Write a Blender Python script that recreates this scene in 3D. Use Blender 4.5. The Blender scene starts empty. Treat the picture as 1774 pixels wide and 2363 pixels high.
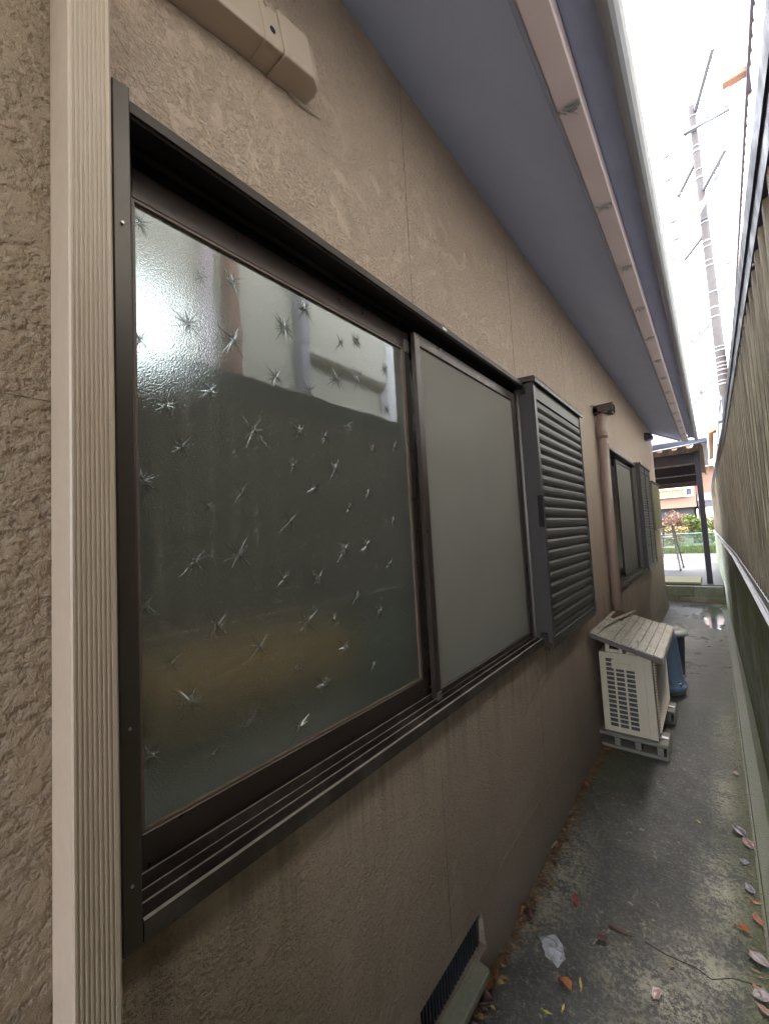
import bpy, math, random
from mathutils import Vector, Matrix

rnd = random.Random(7)
S = bpy.context.scene
COL = S.collection

# ------------------------------------------------------------ camera
cam_d = bpy.data.cameras.new("camera")
cam = bpy.data.objects.new("camera", cam_d)
COL.objects.link(cam)
RM = [[0.768992, 0.082016, 0.633975], [0.636892, -0.013058, -0.770842], [-0.054943, 0.996545, -0.062277]]
M4 = Matrix(RM).to_4x4()
M4.translation = Vector((0, 0, 1.45))
cam.matrix_world = M4
cam_d.sensor_fit = 'HORIZONTAL'
cam_d.sensor_width = 36.0
cam_d.lens = 915.0 / 1774.0 * 36.0
cam_d.clip_start = 0.01
cam_d.clip_end = 600
S.camera = cam

# ------------------------------------------------------------ sky, sun, exposure
W = bpy.data.worlds.new("World")
S.world = W
W.use_nodes = True
nt = W.node_tree
nt.nodes.clear()
wo = nt.nodes.new('ShaderNodeOutputWorld')
bg = nt.nodes.new('ShaderNodeBackground')
sky = nt.nodes.new('ShaderNodeTexSky')
sky.sky_type = 'NISHITA'
sky.sun_disc = False
sky.sun_elevation = math.radians(52)
sky.sun_rotation = math.radians(8)
sky.dust_density = 3.0
mixc = nt.nodes.new('ShaderNodeMixRGB')
mixc.inputs[0].default_value = 0.82
mixc.inputs[2].default_value = (6.6, 7.0, 7.8, 1)      # high thin overcast
nt.links.new(sky.outputs[0], mixc.inputs[1])
nt.links.new(mixc.outputs[0], bg.inputs[0])
bg.inputs[1].default_value = 0.13
nt.links.new(bg.outputs[0], wo.inputs[0])

sun_d = bpy.data.lights.new("sun", 'SUN')
sun_d.energy = 0.5
sun_d.angle = math.radians(14)
sun_d.color = (1.0, 0.93, 0.84)
sun = bpy.data.objects.new("sun", sun_d)
COL.objects.link(sun)
el, az = math.radians(52), math.radians(8)
sdir = Vector((math.sin(az) * math.cos(el), math.cos(az) * math.cos(el), math.sin(el)))
sun.rotation_euler = sdir.to_track_quat('Z', 'Y').to_euler()

S.view_settings.view_transform = 'Standard'
S.view_settings.look = 'None'
S.view_settings.gamma = 1
S.view_settings.use_curve_mapping = False
S.view_settings.exposure = 3.85
S.cycles.max_bounces = 8
S.cycles.transmission_bounces = 6
S.cycles.transparent_max_bounces = 8
S.cycles.sample_clamp_indirect = 6

# ------------------------------------------------------------ mesh helper
class MB:
    def __init__(self):
        self.v = []; self.f = []; self.sm = []
    def box(self, x0, x1, y0, y1, z0, z1):
        b = len(self.v)
        for x in (x0, x1):
            for y in (y0, y1):
                for z in (z0, z1):
                    self.v.append((x, y, z))
        for q in ((0, 1, 3, 2), (4, 6, 7, 5), (0, 4, 5, 1), (2, 3, 7, 6), (0, 2, 6, 4), (1, 5, 7, 3)):
            self.f.append(tuple(b + i for i in q)); self.sm.append(False)
        return self
    def prism(self, prof, a, b, axis='y', smooth=False, caps=True):
        """closed 2-D profile extruded; axis y: prof=(x,z); axis z: prof=(x,y); axis x: prof=(y,z)"""
        n = len(prof); s = len(self.v)
        for t in (a, b):
            for p, q in prof:
                self.v.append({'y': (p, t, q), 'z': (p, q, t), 'x': (t, p, q)}[axis])
        for i in range(n):
            j = (i + 1) % n
            self.f.append((s + i, s + j, s + n + j, s + n + i)); self.sm.append(smooth)
        if caps:
            self.f.append(tuple(s + i for i in range(n))[::-1]); self.sm.append(False)
            self.f.append(tuple(s + n + i for i in range(n))); self.sm.append(False)
        return self
    def tube(self, pts, r, n=8, smooth=True, cap=True):
        pts = [Vector(p) for p in pts]; s = len(self.v); m = len(pts)
        if not isinstance(r, (list, tuple)): r = [r] * m
        up = None
        for i, p in enumerate(pts):
            d = (pts[min(i + 1, m - 1)] - pts[max(i - 1, 0)]).normalized()
            if up is None:
                up = Vector((0, 0, 1)) if abs(d.z) < 0.9 else Vector((0, 1, 0))
            u = d.cross(up).normalized(); w = u.cross(d).normalized(); up = w
            for k in range(n):
                a = 2 * math.pi * k / n
                self.v.append(tuple(p + (u * math.cos(a) + w * math.sin(a)) * r[i]))
        for i in range(m - 1):
            for k in range(n):
                k2 = (k + 1) % n
                self.f.append((s + i * n + k, s + i * n + k2, s + (i + 1) * n + k2, s + (i + 1) * n + k)); self.sm.append(smooth)
        if cap:
            self.f.append(tuple(s + k for k in range(n))[::-1]); self.sm.append(False)
            self.f.append(tuple(s + (m - 1) * n + k for k in range(n))); self.sm.append(False)
        return self
    def bar(self, a, b, w, h, up=(0, 0, 1)):
        a = Vector(a); b = Vector(b); d = (b - a).normalized(); up = Vector(up)
        u = d.cross(up)
        if u.length < 1e-3: u = d.cross(Vector((0, 1, 0)))
        u.normalize(); t = u.cross(d).normalized(); s = len(self.v)
        for p in (a, b):
            for i, j in ((-1, -1), (1, -1), (1, 1), (-1, 1)):
                self.v.append(tuple(p + u * (i * w / 2) + t * (j * h / 2)))
        for i in range(4):
            j = (i + 1) % 4
            self.f.append((s + i, s + j, s + 4 + j, s + 4 + i)); self.sm.append(False)
        self.f.append((s + 3, s + 2, s + 1, s)); self.f.append((s + 4, s + 5, s + 6, s + 7)); self.sm += [False, False]
        return self
    def lathe(self, c, prof, n=32, smooth=True):
        """prof: (r, z) list, open; c=(x,y)"""
        s = len(self.v)
        for r, z in prof:
            for k in range(n):
                a = 2 * math.pi * k / n
                self.v.append((c[0] + r * math.cos(a), c[1] + r * math.sin(a), z))
        for i in range(len(prof) - 1):
            for k in range(n):
                k2 = (k + 1) % n
                self.f.append((s + i * n + k, s + i * n + k2, s + (i + 1) * n + k2, s + (i + 1) * n + k)); self.sm.append(smooth)
        return self
    def poly(self, pts, smooth=False):
        s = len(self.v); self.v += [tuple(p) for p in pts]
        self.f.append(tuple(range(s, s + len(pts)))); self.sm.append(smooth)
        return self
    def mesh(self, name, mat, off=(0, 0, 0)):
        me = bpy.data.meshes.new(name)
        me.from_pydata([(x - off[0], y - off[1], z - off[2]) for x, y, z in self.v], [], self.f)
        me.polygons.foreach_set('use_smooth', self.sm)
        if mat: me.materials.append(mat)
        me.update()
        return me
    def build(self, name, mat, parent=None, bevel=0, seg=1, fix=False):
        off = wloc(parent) if parent else Vector((0, 0, 0))
        me = self.mesh(name, mat, off)
        o = bpy.data.objects.new(name, me)
        COL.objects.link(o)
        if parent: o.parent = parent
        if fix: recalc(me)
        if bevel:
            m = o.modifiers.new('bevel', 'BEVEL'); m.width = bevel; m.segments = seg; m.limit_method = 'ANGLE'
            m.angle_limit = math.radians(40)
        return o

def recalc(me):
    import bmesh
    b = bmesh.new(); b.from_mesh(me); bmesh.ops.recalc_face_normals(b, faces=b.faces); b.to_mesh(me); b.free()

def wloc(o):
    v = Vector((0, 0, 0))
    while o:
        v = v + o.location; o = o.parent
    return v

def tag(o, label=None, cat=None, group=None, kind=None):
    if label: o['label'] = label
    if cat: o['category'] = cat
    if group: o['group'] = group
    if kind: o['kind'] = kind
    return o

def empty(name, loc, label, cat, group=None):
    o = bpy.data.objects.new(name, None); COL.objects.link(o)
    o.location = loc; o.empty_display_size = 0.1
    return tag(o, label, cat, group)

def box(name, mat, parent, x0, x1, y0, y1, z0, z1, bevel=0):
    return MB().box(x0, x1, y0, y1, z0, z1).build(name, mat, parent, bevel)

def copy_tree(o, parent=None, loc=None):
    c = o.copy(); COL.objects.link(c)
    if parent: c.parent = parent
    if loc is not None: c.location = loc
    for ch in list(o.children): copy_tree(ch, c)
    return c

# ------------------------------------------------------------ materials
class NT:
    def __init__(self, name):
        self.m = bpy.data.materials.new(name); self.m.use_nodes = True
        self.t = self.m.node_tree; self.b = self.t.nodes['Principled BSDF']
        g = self.t.nodes.new('ShaderNodeNewGeometry'); self.pos = g.outputs['Position']; self.geo = g
    def n(self, typ, **kw):
        x = self.t.nodes.new(typ)
        for k, v in kw.items():
            if k in x.inputs.keys(): x.inputs[k].default_value = v
            else: setattr(x, k, v)
        return x
    def l(self, a, b): self.t.links.new(a, b)
    def scale(self, vec, s):
        x = self.n('ShaderNodeMapping'); x.inputs['Scale'].default_value = s
        self.l(vec, x.inputs[0]); return x.outputs[0]
    def noise(self, scale, detail=4, rough=0.55, vec=None, dist=0.0):
        x = self.n('ShaderNodeTexNoise'); x.inputs['Scale'].default_value = scale
        x.inputs['Detail'].default_value = detail; x.inputs['Roughness'].default_value = rough
        x.inputs['Distortion'].default_value = dist
        self.l(vec if vec else self.pos, x.inputs['Vector']); return x.outputs['Fac']
    def vor(self, scale, vec=None, feature='F1'):
        x = self.n('ShaderNodeTexVoronoi'); x.feature = feature; x.inputs['Scale'].default_value = scale
        self.l(vec if vec else self.pos, x.inputs['Vector']); return x.outputs['Distance']
    def ramp(self, fac, stops):
        x = self.n('ShaderNodeValToRGB'); e = x.color_ramp.elements
        while len(e) > 1: e.remove(e[-1])
        for i, (p, c) in enumerate(stops):
            if not isinstance(c, (tuple, list)): c = (c, c, c)
            if i == 0: e[0].position = p; el_ = e[0]
            else: el_ = e.new(p)
            el_.color = (c[0], c[1], c[2], 1)
        self.l(fac, x.inputs[0]); return x.outputs[0]
    def mix(self, fac, a, b, mode='MIX'):
        x = self.n('ShaderNodeMixRGB'); x.blend_type = mode
        for i, s in ((0, fac), (1, a), (2, b)):
            if isinstance(s, (int, float)): x.inputs[i].default_value = s if i == 0 else (s, s, s, 1)
            elif isinstance(s, (tuple, list)): x.inputs[i].default_value = (s[0], s[1], s[2], 1)
            else: self.l(s, x.inputs[i])
        return x.outputs[0]
    def math(self, op, a, b=0.0, c=None):
        x = self.n('ShaderNodeMath'); x.operation = op
        for i, s in enumerate((a, b) if c is None else (a, b, c)):
            if isinstance(s, (int, float)): x.inputs[i].default_value = s
            else: self.l(s, x.inputs[i])
        return x.outputs[0]
    def xyz(self):
        x = self.n('ShaderNodeSeparateXYZ'); self.l(self.pos, x.inputs[0]); return x.outputs
    def bump(self, h, strength, dist, normal=None):
        x = self.n('ShaderNodeBump'); x.inputs['Strength'].default_value = strength
        x.inputs['Distance'].default_value = dist; self.l(h, x.inputs['Height'])
        if normal: self.l(normal, x.inputs['Normal'])
        return x.outputs[0]
    def done(self, col=None, rough=None, normal=None, metal=None, **kw):
        for s, k in ((col, 'Base Color'), (rough, 'Roughness'), (metal, 'Metallic')):
            if s is None: continue
            if isinstance(s, (int, float)): self.b.inputs[k].default_value = s
            elif isinstance(s, (tuple, list)): self.b.inputs[k].default_value = (s[0], s[1], s[2], 1)
            else: self.l(s, self.b.inputs[k])
        if normal: self.l(normal, self.b.inputs['Normal'])
        for k, v in kw.items(): self.b.inputs[k].default_value = v
        return self.m

def mul(c, k): return tuple(x * k for x in c)

def stucco(name, col, spec=0.35, coarse=1.0, dist=0.0042):
    t = NT(name)
    f = t.noise(120 * coarse, 4, 0.55)
    v = t.vor(95 * coarse, vec=t.scale(t.pos, (1, 1, 1.25)))
    lump = t.ramp(v, [(0.0, 1.0), (0.45, 0.55), (0.75, 0.0)])
    tops = t.ramp(f, [(0.34, 0.0), (0.52, 0.8), (0.62, 1.0)])
    patch = t.noise(17 * coarse, 4, 0.6)
    fl = t.ramp(patch, [(0.54, 0.0), (0.62, 1.0)])                     # trowelled-flat islands
    rough_h = t.math('ADD', t.math('MULTIPLY', tops, 0.65), t.math('MULTIPLY', lump, 0.35))
    h = t.mix(t.math('MULTIPLY', fl, 0.7), rough_h, 0.85)
    fine = t.noise(520, 3, 0.65)
    und = t.noise(6, 3, 0.5)
    h2 = t.math('ADD', t.math('ADD', h, t.math('MULTIPLY', fine, 0.22)), t.math('MULTIPLY', und, 1.3))
    big = t.noise(1.7, 4, 0.6)
    streak = t.noise(1.0, 5, 0.6, vec=t.scale(t.pos, (1, 9, 0.8)))
    c = t.mix(big, mul(col, 0.90), mul(col, 1.08))
    c = t.mix(t.math('MULTIPLY', t.ramp(streak, [(0.5, 0.0), (0.75, 1.0)]), 0.22), c, mul(col, 0.62))
    c = t.mix(t.math('MULTIPLY', t.ramp(f, [(0.26, 1.0), (0.38, 0.0)]), 0.5), c, mul(col, 0.50))   # darker tone in the pits
    drip = t.noise(1.0, 4, 0.6, vec=t.scale(t.pos, (1, 26, 0.7)))
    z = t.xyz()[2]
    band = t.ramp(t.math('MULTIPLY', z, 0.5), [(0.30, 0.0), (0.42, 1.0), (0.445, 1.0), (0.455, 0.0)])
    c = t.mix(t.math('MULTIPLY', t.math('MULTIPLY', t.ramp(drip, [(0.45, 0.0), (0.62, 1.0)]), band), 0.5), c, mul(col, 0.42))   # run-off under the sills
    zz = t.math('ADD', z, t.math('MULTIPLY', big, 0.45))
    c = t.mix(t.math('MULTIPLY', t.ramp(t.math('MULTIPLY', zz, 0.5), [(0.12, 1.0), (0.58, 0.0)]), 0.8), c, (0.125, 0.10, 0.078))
    return t.done(c, 0.62, t.bump(h2, 1.0, dist), **{'Specular IOR Level': spec})

def plain(name, col, rough=0.5, metal=0.0, var=0.15, nscale=6, bump=0.0, bscale=200, streak=False, spec=None):
    t = NT(name)
    v = t.scale(t.pos, (1, 1, 0.12)) if streak else t.pos
    f = t.noise(nscale, 5, 0.6, vec=v)
    c = t.mix(f, mul(col, 1 - var), mul(col, 1 + var))
    kw = {}
    if spec is not None: kw['Specular IOR Level'] = spec
    r = t.ramp(t.noise(nscale * 3, 4, 0.6, vec=v), [(0.3, max(0.03, rough - 0.08)), (0.7, min(1, rough + 0.1))])
    nm = t.bump(t.noise(bscale, 3, 0.6), 0.5, bump) if bump else None
    return t.done(c, r, nm, metal, **kw)

def dusty(name, col, dust, amt=0.5, rough=0.4, metal=0.3):
    """anodised or painted metal with dust lying on up-facing faces"""
    t = NT(name)
    s = t.n('ShaderNodeSeparateXYZ'); t.l(t.geo.outputs['True Normal'], s.inputs[0])
    up = t.ramp(s.outputs[2], [(0.15, 0.0), (0.8, 1.0)])
    f = t.noise(9, 5, 0.65); g = t.noise(60, 4, 0.6)
    d = t.math('MULTIPLY', up, t.ramp(t.math('ADD', t.math('MULTIPLY', f, 0.6), t.math('MULTIPLY', g, 0.4)), [(0.3, 0.3), (0.62, 1.0)]))
    smear = t.math('MULTIPLY', t.ramp(f, [(0.45, 0.0), (0.75, 1.0)]), 0.25)
    k = t.math('MAXIMUM', t.math('MULTIPLY', d, amt), t.math('MULTIPLY', smear, amt))
    c = t.mix(k, col, dust)
    r = t.mix(k, rough, 0.8)
    return t.done(c, r, t.bump(g, 0.2, 0.0004), metal)

M = {}
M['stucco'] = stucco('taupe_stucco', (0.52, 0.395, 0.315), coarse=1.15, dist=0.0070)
M['stucco_coarse'] = stucco('coarse_taupe_stucco', (0.31, 0.225, 0.155), spec=0.6, coarse=0.66, dist=0.0095)
M['foundation'] = stucco('foundation_mortar', (0.44, 0.335, 0.27))
M['soffit'] = plain('soffit_glare_tint', (0.50, 0.57, 0.82), 0.75, var=0.10, nscale=3, bump=0.0006, bscale=260)  # lavender-blue lens glare under the eave is painted into this base colour
M['pink_board'] = plain('fascia_paint', (0.62, 0.50, 0.52), 0.55, var=0.14, nscale=7, bump=0.0006)
M['eave_blue'] = plain('eave_board_paint', (0.34, 0.37, 0.52), 0.7, var=0.18, nscale=5, bump=0.0006)
M['gutter'] = plain('gutter_plastic', (0.28, 0.28, 0.31), 0.45, var=0.12, nscale=14)
M['trim'] = plain('beige_aluminium', (0.43, 0.335, 0.265), 0.42, 0.0, var=0.04, nscale=5)
M['duct'] = plain('duct_plastic', (0.42, 0.33, 0.27), 0.5, var=0.06)
M['pipe'] = plain('brown_pipe_paint', (0.27, 0.185, 0.155), 0.45, var=0.12, nscale=9, streak=True)
M['pipe_hood'] = plain('dark_hood_plastic', (0.07, 0.055, 0.055), 0.45, var=0.2)
M['frame'] = dusty('bronze_frame', (0.020, 0.015, 0.016), (0.20, 0.165, 0.145), 0.55, 0.33, 0.4)
M['jamb'] = plain('bronze_jamb', (0.085, 0.070, 0.062), 0.36, 0.5, var=0.2, nscale=3, streak=True)
M['track'] = dusty('dusty_track', (0.055, 0.042, 0.040), (0.42, 0.36, 0.31), 0.9, 0.45, 0.4)
M['sash'] = plain('bronze_sash', (0.072, 0.054, 0.050), 0.34, 0.45, var=0.25, nscale=8)
M['bead'] = plain('glazing_bead', (0.16, 0.115, 0.09), 0.45, var=0.2)
M['shutter'] = dusty('shutter_paint', (0.060, 0.050, 0.051), (0.15, 0.135, 0.12), 0.40, 0.42, 0.25)
M['shutter_edge'] = plain('shutter_edge', (0.075, 0.065, 0.066), 0.38, 0.4, var=0.15)
M['black'] = plain('black_gap', (0.008, 0.008, 0.009), 0.8, var=0.2)
M['cream'] = plain('aged_cream_enamel', (0.50, 0.43, 0.32), 0.42, var=0.10, nscale=16, streak=True)
M['cream_dark'] = plain('aged_cream_side', (0.40, 0.36, 0.29), 0.45, var=0.12, nscale=16)
M['fins'] = plain('coil_fins', (0.07, 0.075, 0.075), 0.4, 0.5, var=0.5, nscale=40)
M['block'] = plain('concrete_block', (0.17, 0.155, 0.125), 0.9, var=0.3, nscale=18, bump=0.003, bscale=170)
M['steel'] = plain('galvanised_steel', (0.45, 0.45, 0.46), 0.35, 0.8, var=0.2)
M['bluebin'] = plain('blue_plastic', (0.15, 0.215, 0.30), 0.42, var=0.16, nscale=10)
M['navybin'] = plain('grey_blue_plastic', (0.065, 0.085, 0.125), 0.5, var=0.2)
M['greylid'] = plain('grey_lid_plastic', (0.25, 0.25, 0.22), 0.5, var=0.12)
M['dkpaint'] = plain('dark_brown_steel', (0.030, 0.024, 0.034), 0.5, 0.2, var=0.2)
M['cap'] = plain('dark_cap_metal', (0.06, 0.065, 0.09), 0.4, 0.5, var=0.2)
M['white'] = plain('white_paint', (0.78, 0.78, 0.76), 0.5, var=0.05)
M['orangewall'] = plain('orange_wall', (0.29, 0.165, 0.115), 0.85, var=0.08, nscale=2, bump=0.002, bscale=60)
M['peach'] = plain('cream_louvre', (0.36, 0.22, 0.13), 0.6, var=0.08)
M['rooftile'] = plain('grey_roof_tile', (0.30, 0.30, 0.31), 0.55, var=0.2, nscale=5)
M['alu'] = plain('dull_aluminium', (0.33, 0.31, 0.32), 0.4, 0.7, var=0.12)
M['polec'] = plain('pole_concrete', (0.060, 0.048, 0.042), 0.8, var=0.12, nscale=3, bump=0.002)
M['whiteband'] = plain('white_strap', (0.22, 0.22, 0.23), 0.4, var=0.03)
M['greydark'] = plain('grey_fitting', (0.12, 0.12, 0.16), 0.6, var=0.2)
M['greenwire'] = plain('green_coated_wire', (0.09, 0.16, 0.135), 0.5, var=0.05)
M['wood_dark'] = plain('cover_edge_wood', (0.12, 0.105, 0.10), 0.7, var=0.3, nscale=20)
M['slab'] = plain('mossy_board', (0.25, 0.24, 0.13), 0.75, var=0.25, nscale=7, bump=0.002)
M['cardbox'] = plain('weathered_box', (0.21, 0.20, 0.12), 0.7, var=0.25, nscale=10, streak=True)
M['brownpost'] = plain('rust_brown_post', (0.32, 0.16, 0.10), 0.7, var=0.25, streak=True)
M['ngh_wall'] = plain('neighbour_mortar', (0.66, 0.63, 0.50), 0.85, var=0.12, nscale=2)
M['ngh_corr'] = plain('neighbour_corrugated', (0.34, 0.25, 0.18), 0.6, var=0.10, nscale=3, streak=True)
M['ngh_dark'] = plain('neighbour_dark_trim', (0.07, 0.06, 0.08), 0.5, var=0.2)
M['room_wall'] = plain('room_plaster', (0.50, 0.44, 0.36), 0.9, var=0.06)
M['room_floor'] = plain('room_floor_mat', (0.25, 0.18, 0.10), 0.8, var=0.15)
M['ochre'] = plain('ochre_cloth', (0.48, 0.27, 0.08), 0.9, var=0.2)
M['greencloth'] = plain('green_cloth', (0.035, 0.13, 0.085), 0.9, var=0.2)
M['browncloth'] = plain('brown_cloth', (0.10, 0.045, 0.025), 0.9, var=0.3)
M['greycloth'] = plain('grey_sill_cloth', (0.35, 0.34, 0.33), 0.9, var=0.1)

# wooden planks of the cover
def wood():
    t = NT('bleached_plank')
    g = t.noise(22, 5, 0.6, vec=t.scale(t.pos, (6, 0.5, 6)), dist=0.6)
    st = t.noise(7, 4, 0.6)
    c = t.ramp(g, [(0.25, (0.24, 0.21, 0.165)), (0.5, (0.42, 0.39, 0.325)), (0.75, (0.52, 0.49, 0.42))])
    c = t.mix(t.math('MULTIPLY', t.ramp(st, [(0.5, 0.0), (0.7, 1.0)]), 0.5), c, (0.30, 0.22, 0.17))
    return t.done(c, 0.7, t.bump(g, 0.4, 0.001))
M['plank'] = wood()

# alley concrete: damp, lichen patches, moss by the channel, puddles further in
def alley():
    t = NT('damp_concrete')
    x, y, z = t.xyz()
    n1 = t.noise(2.3, 5, 0.6, dist=0.3); n2 = t.noise(11, 6, 0.7); n3 = t.noise(70, 5, 0.7); n4 = t.noise(260, 3, 0.7)
    base = t.mix(t.ramp(n1, [(0.35, 0.0), (0.65, 1.0)]), (0.028, 0.029, 0.027), (0.090, 0.080, 0.070))
    base = t.mix(t.ramp(n2, [(0.42, 0.0), (0.60, 1.0)]), base, (0.030, 0.027, 0.021))
    base = t.mix(t.math('MULTIPLY', t.ramp(n3, [(0.50, 0.0), (0.62, 1.0)]), 0.6), base, (0.17, 0.155, 0.125))
    base = t.mix(t.math('MULTIPLY', t.ramp(n4, [(0.40, 1.0), (0.50, 0.0)]), 0.55), base, (0.012, 0.012, 0.010))
    # pale lichen: strip by the house wall (y 1.4-2.3), patches right of the middle
    def blob(cx, cy, rx, ry):
        a = t.math('DIVIDE', t.math('SUBTRACT', x, cx), rx); b = t.math('DIVIDE', t.math('SUBTRACT', y, cy), ry)
        r = t.math('ADD', t.math('POWER', a, 2.0), t.math('POWER', b, 2.0))
        return t.ramp(t.math('MULTIPLY', t.math('SQRT', r), 0.5), [(0.0, 1.0), (0.35, 0.5), (0.75, 0.0)])
    bl = blob(-0.62, 1.80, 0.10, 0.30)
    for q in ((-0.08, 2.05, 0.08, 0.28), (-0.10, 1.66, 0.16, 0.12), (-0.06, 2.75, 0.06, 0.30), (-0.22, 1.50, 0.18, 0.10),
              (-0.02, 3.6, 0.09, 0.4), (-0.10, 1.30, 0.25, 0.10), (-0.66, 1.45, 0.04, 0.12)):
        bl = t.math('MAXIMUM', bl, blob(*q))
    speck = t.ramp(t.math('ADD', t.math('MULTIPLY', n2, 0.35), t.math('ADD', t.math('MULTIPLY', n3, 0.40), t.math('MULTIPLY', n4, 0.25))), [(0.46, 0.0), (0.54, 1.0)])
    li = t.math('MULTIPLY', bl, speck)
    base = t.mix(t.math('MULTIPLY', li, 0.95), base, (0.47, 0.435, 0.32))
    thin = t.math('MULTIPLY', t.ramp(t.noise(30, 6, 0.75), [(0.58, 0.0), (0.63, 1.0)]), t.ramp(n1, [(0.40, 0.0), (0.6, 1.0)]))
    base = t.mix(t.math('MULTIPLY', thin, 0.8), base, (0.34, 0.31, 0.20))
    # moss: near the channel, and a patch before the blocks
    ms = t.ramp(t.math('ADD', x, t.math('MULTIPLY', n2, 0.22)), [(0.0, 0.0), (0.13, 1.0)])
    mo = t.math('MAXIMUM', ms, blob(-0.60, 2.75, 0.16, 0.30))
    mo = t.math('MULTIPLY', mo, t.ramp(n3, [(0.3, 0.25), (0.6, 1.0)]))
    base = t.mix(t.math('MULTIPLY', mo, 0.8), base, (0.105, 0.125, 0.028))
    # wetness
    far = t.ramp(t.math('DIVIDE', y, 8.0), [(0.30, 0.0), (0.60, 1.0)])
    wetn = t.ramp(t.math('ADD', t.math('MULTIPLY', n1, 0.6), t.math('MULTIPLY', n2, 0.4)), [(0.42, 1.0), (0.58, 0.0)])
    pud = blob(-0.10, 7.7, 0.16, 1.1)
    pudm = t.ramp(t.math('ADD', pud, t.math('MULTIPLY', n2, 0.5)), [(0.62, 0.0), (0.70, 1.0)])
    wet = t.math('MAXIMUM', t.math('MULTIPLY', far, t.math('ADD', 0.62, t.math('MULTIPLY', wetn, 0.38))), t.math('MULTIPLY', wetn, 0.30))
    wet = t.math('MAXIMUM', wet, pudm)
    rough = t.ramp(wet, [(0.0, 0.62), (0.3, 0.50), (0.8, 0.40), (0.95, 0.30), (1.0, 0.02)])
    base = t.mix(t.math('MULTIPLY', wet, 0.45), base, (0.035, 0.034, 0.031))
    h = t.math('ADD', t.math('MULTIPLY', n3, 0.6), t.math('MULTIPLY', n4, 0.4))
    h = t.math('ADD', h, t.math('MULTIPLY', n2, 0.9))
    h = t.math('MULTIPLY', h, t.math('SUBTRACT', 1.0, pudm))
    t.l(t.math('MULTIPLY', wet, 0.95), t.b.inputs['Coat Weight'])
    t.b.inputs['Coat Roughness'].default_value = 0.13
    film = t.math('ADD', t.noise(14, 3, 0.55, vec=t.scale(t.pos, (1, 0.6, 1))), t.math('MULTIPLY', n3, 0.35))
    film = t.math('MULTIPLY', film, t.math('SUBTRACT', 1.0, pudm))
    t.l(t.bump(film, 1.0, 0.06), t.b.inputs['Coat Normal'])
    return t.done(base, rough, t.bump(h, 1.0, 0.020), **{'Specular IOR Level': 0.9})
M['alley'] = alley()

def concrete(name, c1, c2, moss, mossamt, zlow=0.0, streaky=True, rough=0.75, bump=0.004):
    t = NT(name)
    v = t.scale(t.pos, (1, 1, 0.22)) if streaky else t.pos
    n1 = t.noise(3.0, 6, 0.65, vec=v); n2 = t.noise(16, 6, 0.7, vec=v); n3 = t.noise(90, 4, 0.7)
    c = t.mix(t.ramp(n2, [(0.3, 0.0), (0.7, 1.0)]), c1, c2)
    k = t.math('MULTIPLY', t.ramp(n1, [(0.35, 0.0), (0.6, 1.0)]), mossamt)
    c = t.mix(k, c, moss)
    c = t.mix(t.math('MULTIPLY', t.ramp(n2, [(0.56, 0.0), (0.7, 1.0)]), 0.4), c, mul(c1, 0.35))
    c = t.mix(t.math('MULTIPLY', n3, 0.25), c, mul(c2, 1.3))
    return t.done(c, rough, t.bump(t.math('ADD', n2, n3), 0.6, bump))
def retain():
    t = NT('mossy_wall_concrete'); x, y, z = t.xyz()
    v = t.scale(t.pos, (1, 0.35, 0.55)); n1 = t.noise(2.4, 6, 0.65, vec=v); n2 = t.noise(9, 7, 0.75, vec=v); n3 = t.noise(80, 4, 0.7)
    c = t.mix(t.ramp(n2, [(0.36, 0.0), (0.62, 1.0)]), (0.17, 0.17, 0.12), (0.50, 0.51, 0.42))
    c = t.mix(t.math('MULTIPLY', t.ramp(n1, [(0.40, 0.0), (0.55, 1.0)]), 0.8), c, (0.15, 0.18, 0.04))
    c = t.mix(t.math('MULTIPLY', t.ramp(n2, [(0.52, 0.0), (0.66, 1.0)]), 0.55), c, (0.055, 0.055, 0.035))
    lowz = t.ramp(t.math('ADD', z, t.math('MULTIPLY', n2, 0.2)), [(0.10, 1.0), (0.24, 0.0)])
    c = t.mix(t.math('MULTIPLY', lowz, 0.8), c, (0.09, 0.12, 0.02))
    c = t.mix(t.math('MULTIPLY', t.ramp(n3, [(0.55, 0.0), (0.7, 1.0)]), 0.45), c, (0.55, 0.53, 0.36))
    return t.done(c, 0.7, t.bump(t.math('ADD', n2, n3), 0.9, 0.007))
M['retain'] = retain()
M['strip'] = concrete('mossy_kerb_concrete', (0.03, 0.028, 0.018), (0.10, 0.09, 0.06), (0.042, 0.062, 0.010), 0.8, streaky=False, rough=0.5)
M['step'] = concrete('damp_block_concrete', (0.10, 0.10, 0.075), (0.24, 0.23, 0.18), (0.06, 0.075, 0.03), 0.7, streaky=False)
M['forecourt'] = concrete('wet_forecourt_concrete', (0.026, 0.026, 0.028), (0.050, 0.050, 0.054), (0.03, 0.035, 0.02), 0.25, streaky=False, rough=0.6, bump=0.003)
M['road'] = plain('asphalt', (0.030, 0.031, 0.035), 0.35, var=0.2, nscale=3, bump=0.004, bscale=90)
M['earth'] = plain('ground_earth', (0.10, 0.095, 0.05), 0.9, var=0.3, nscale=2, bump=0.01, bscale=20)

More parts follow.
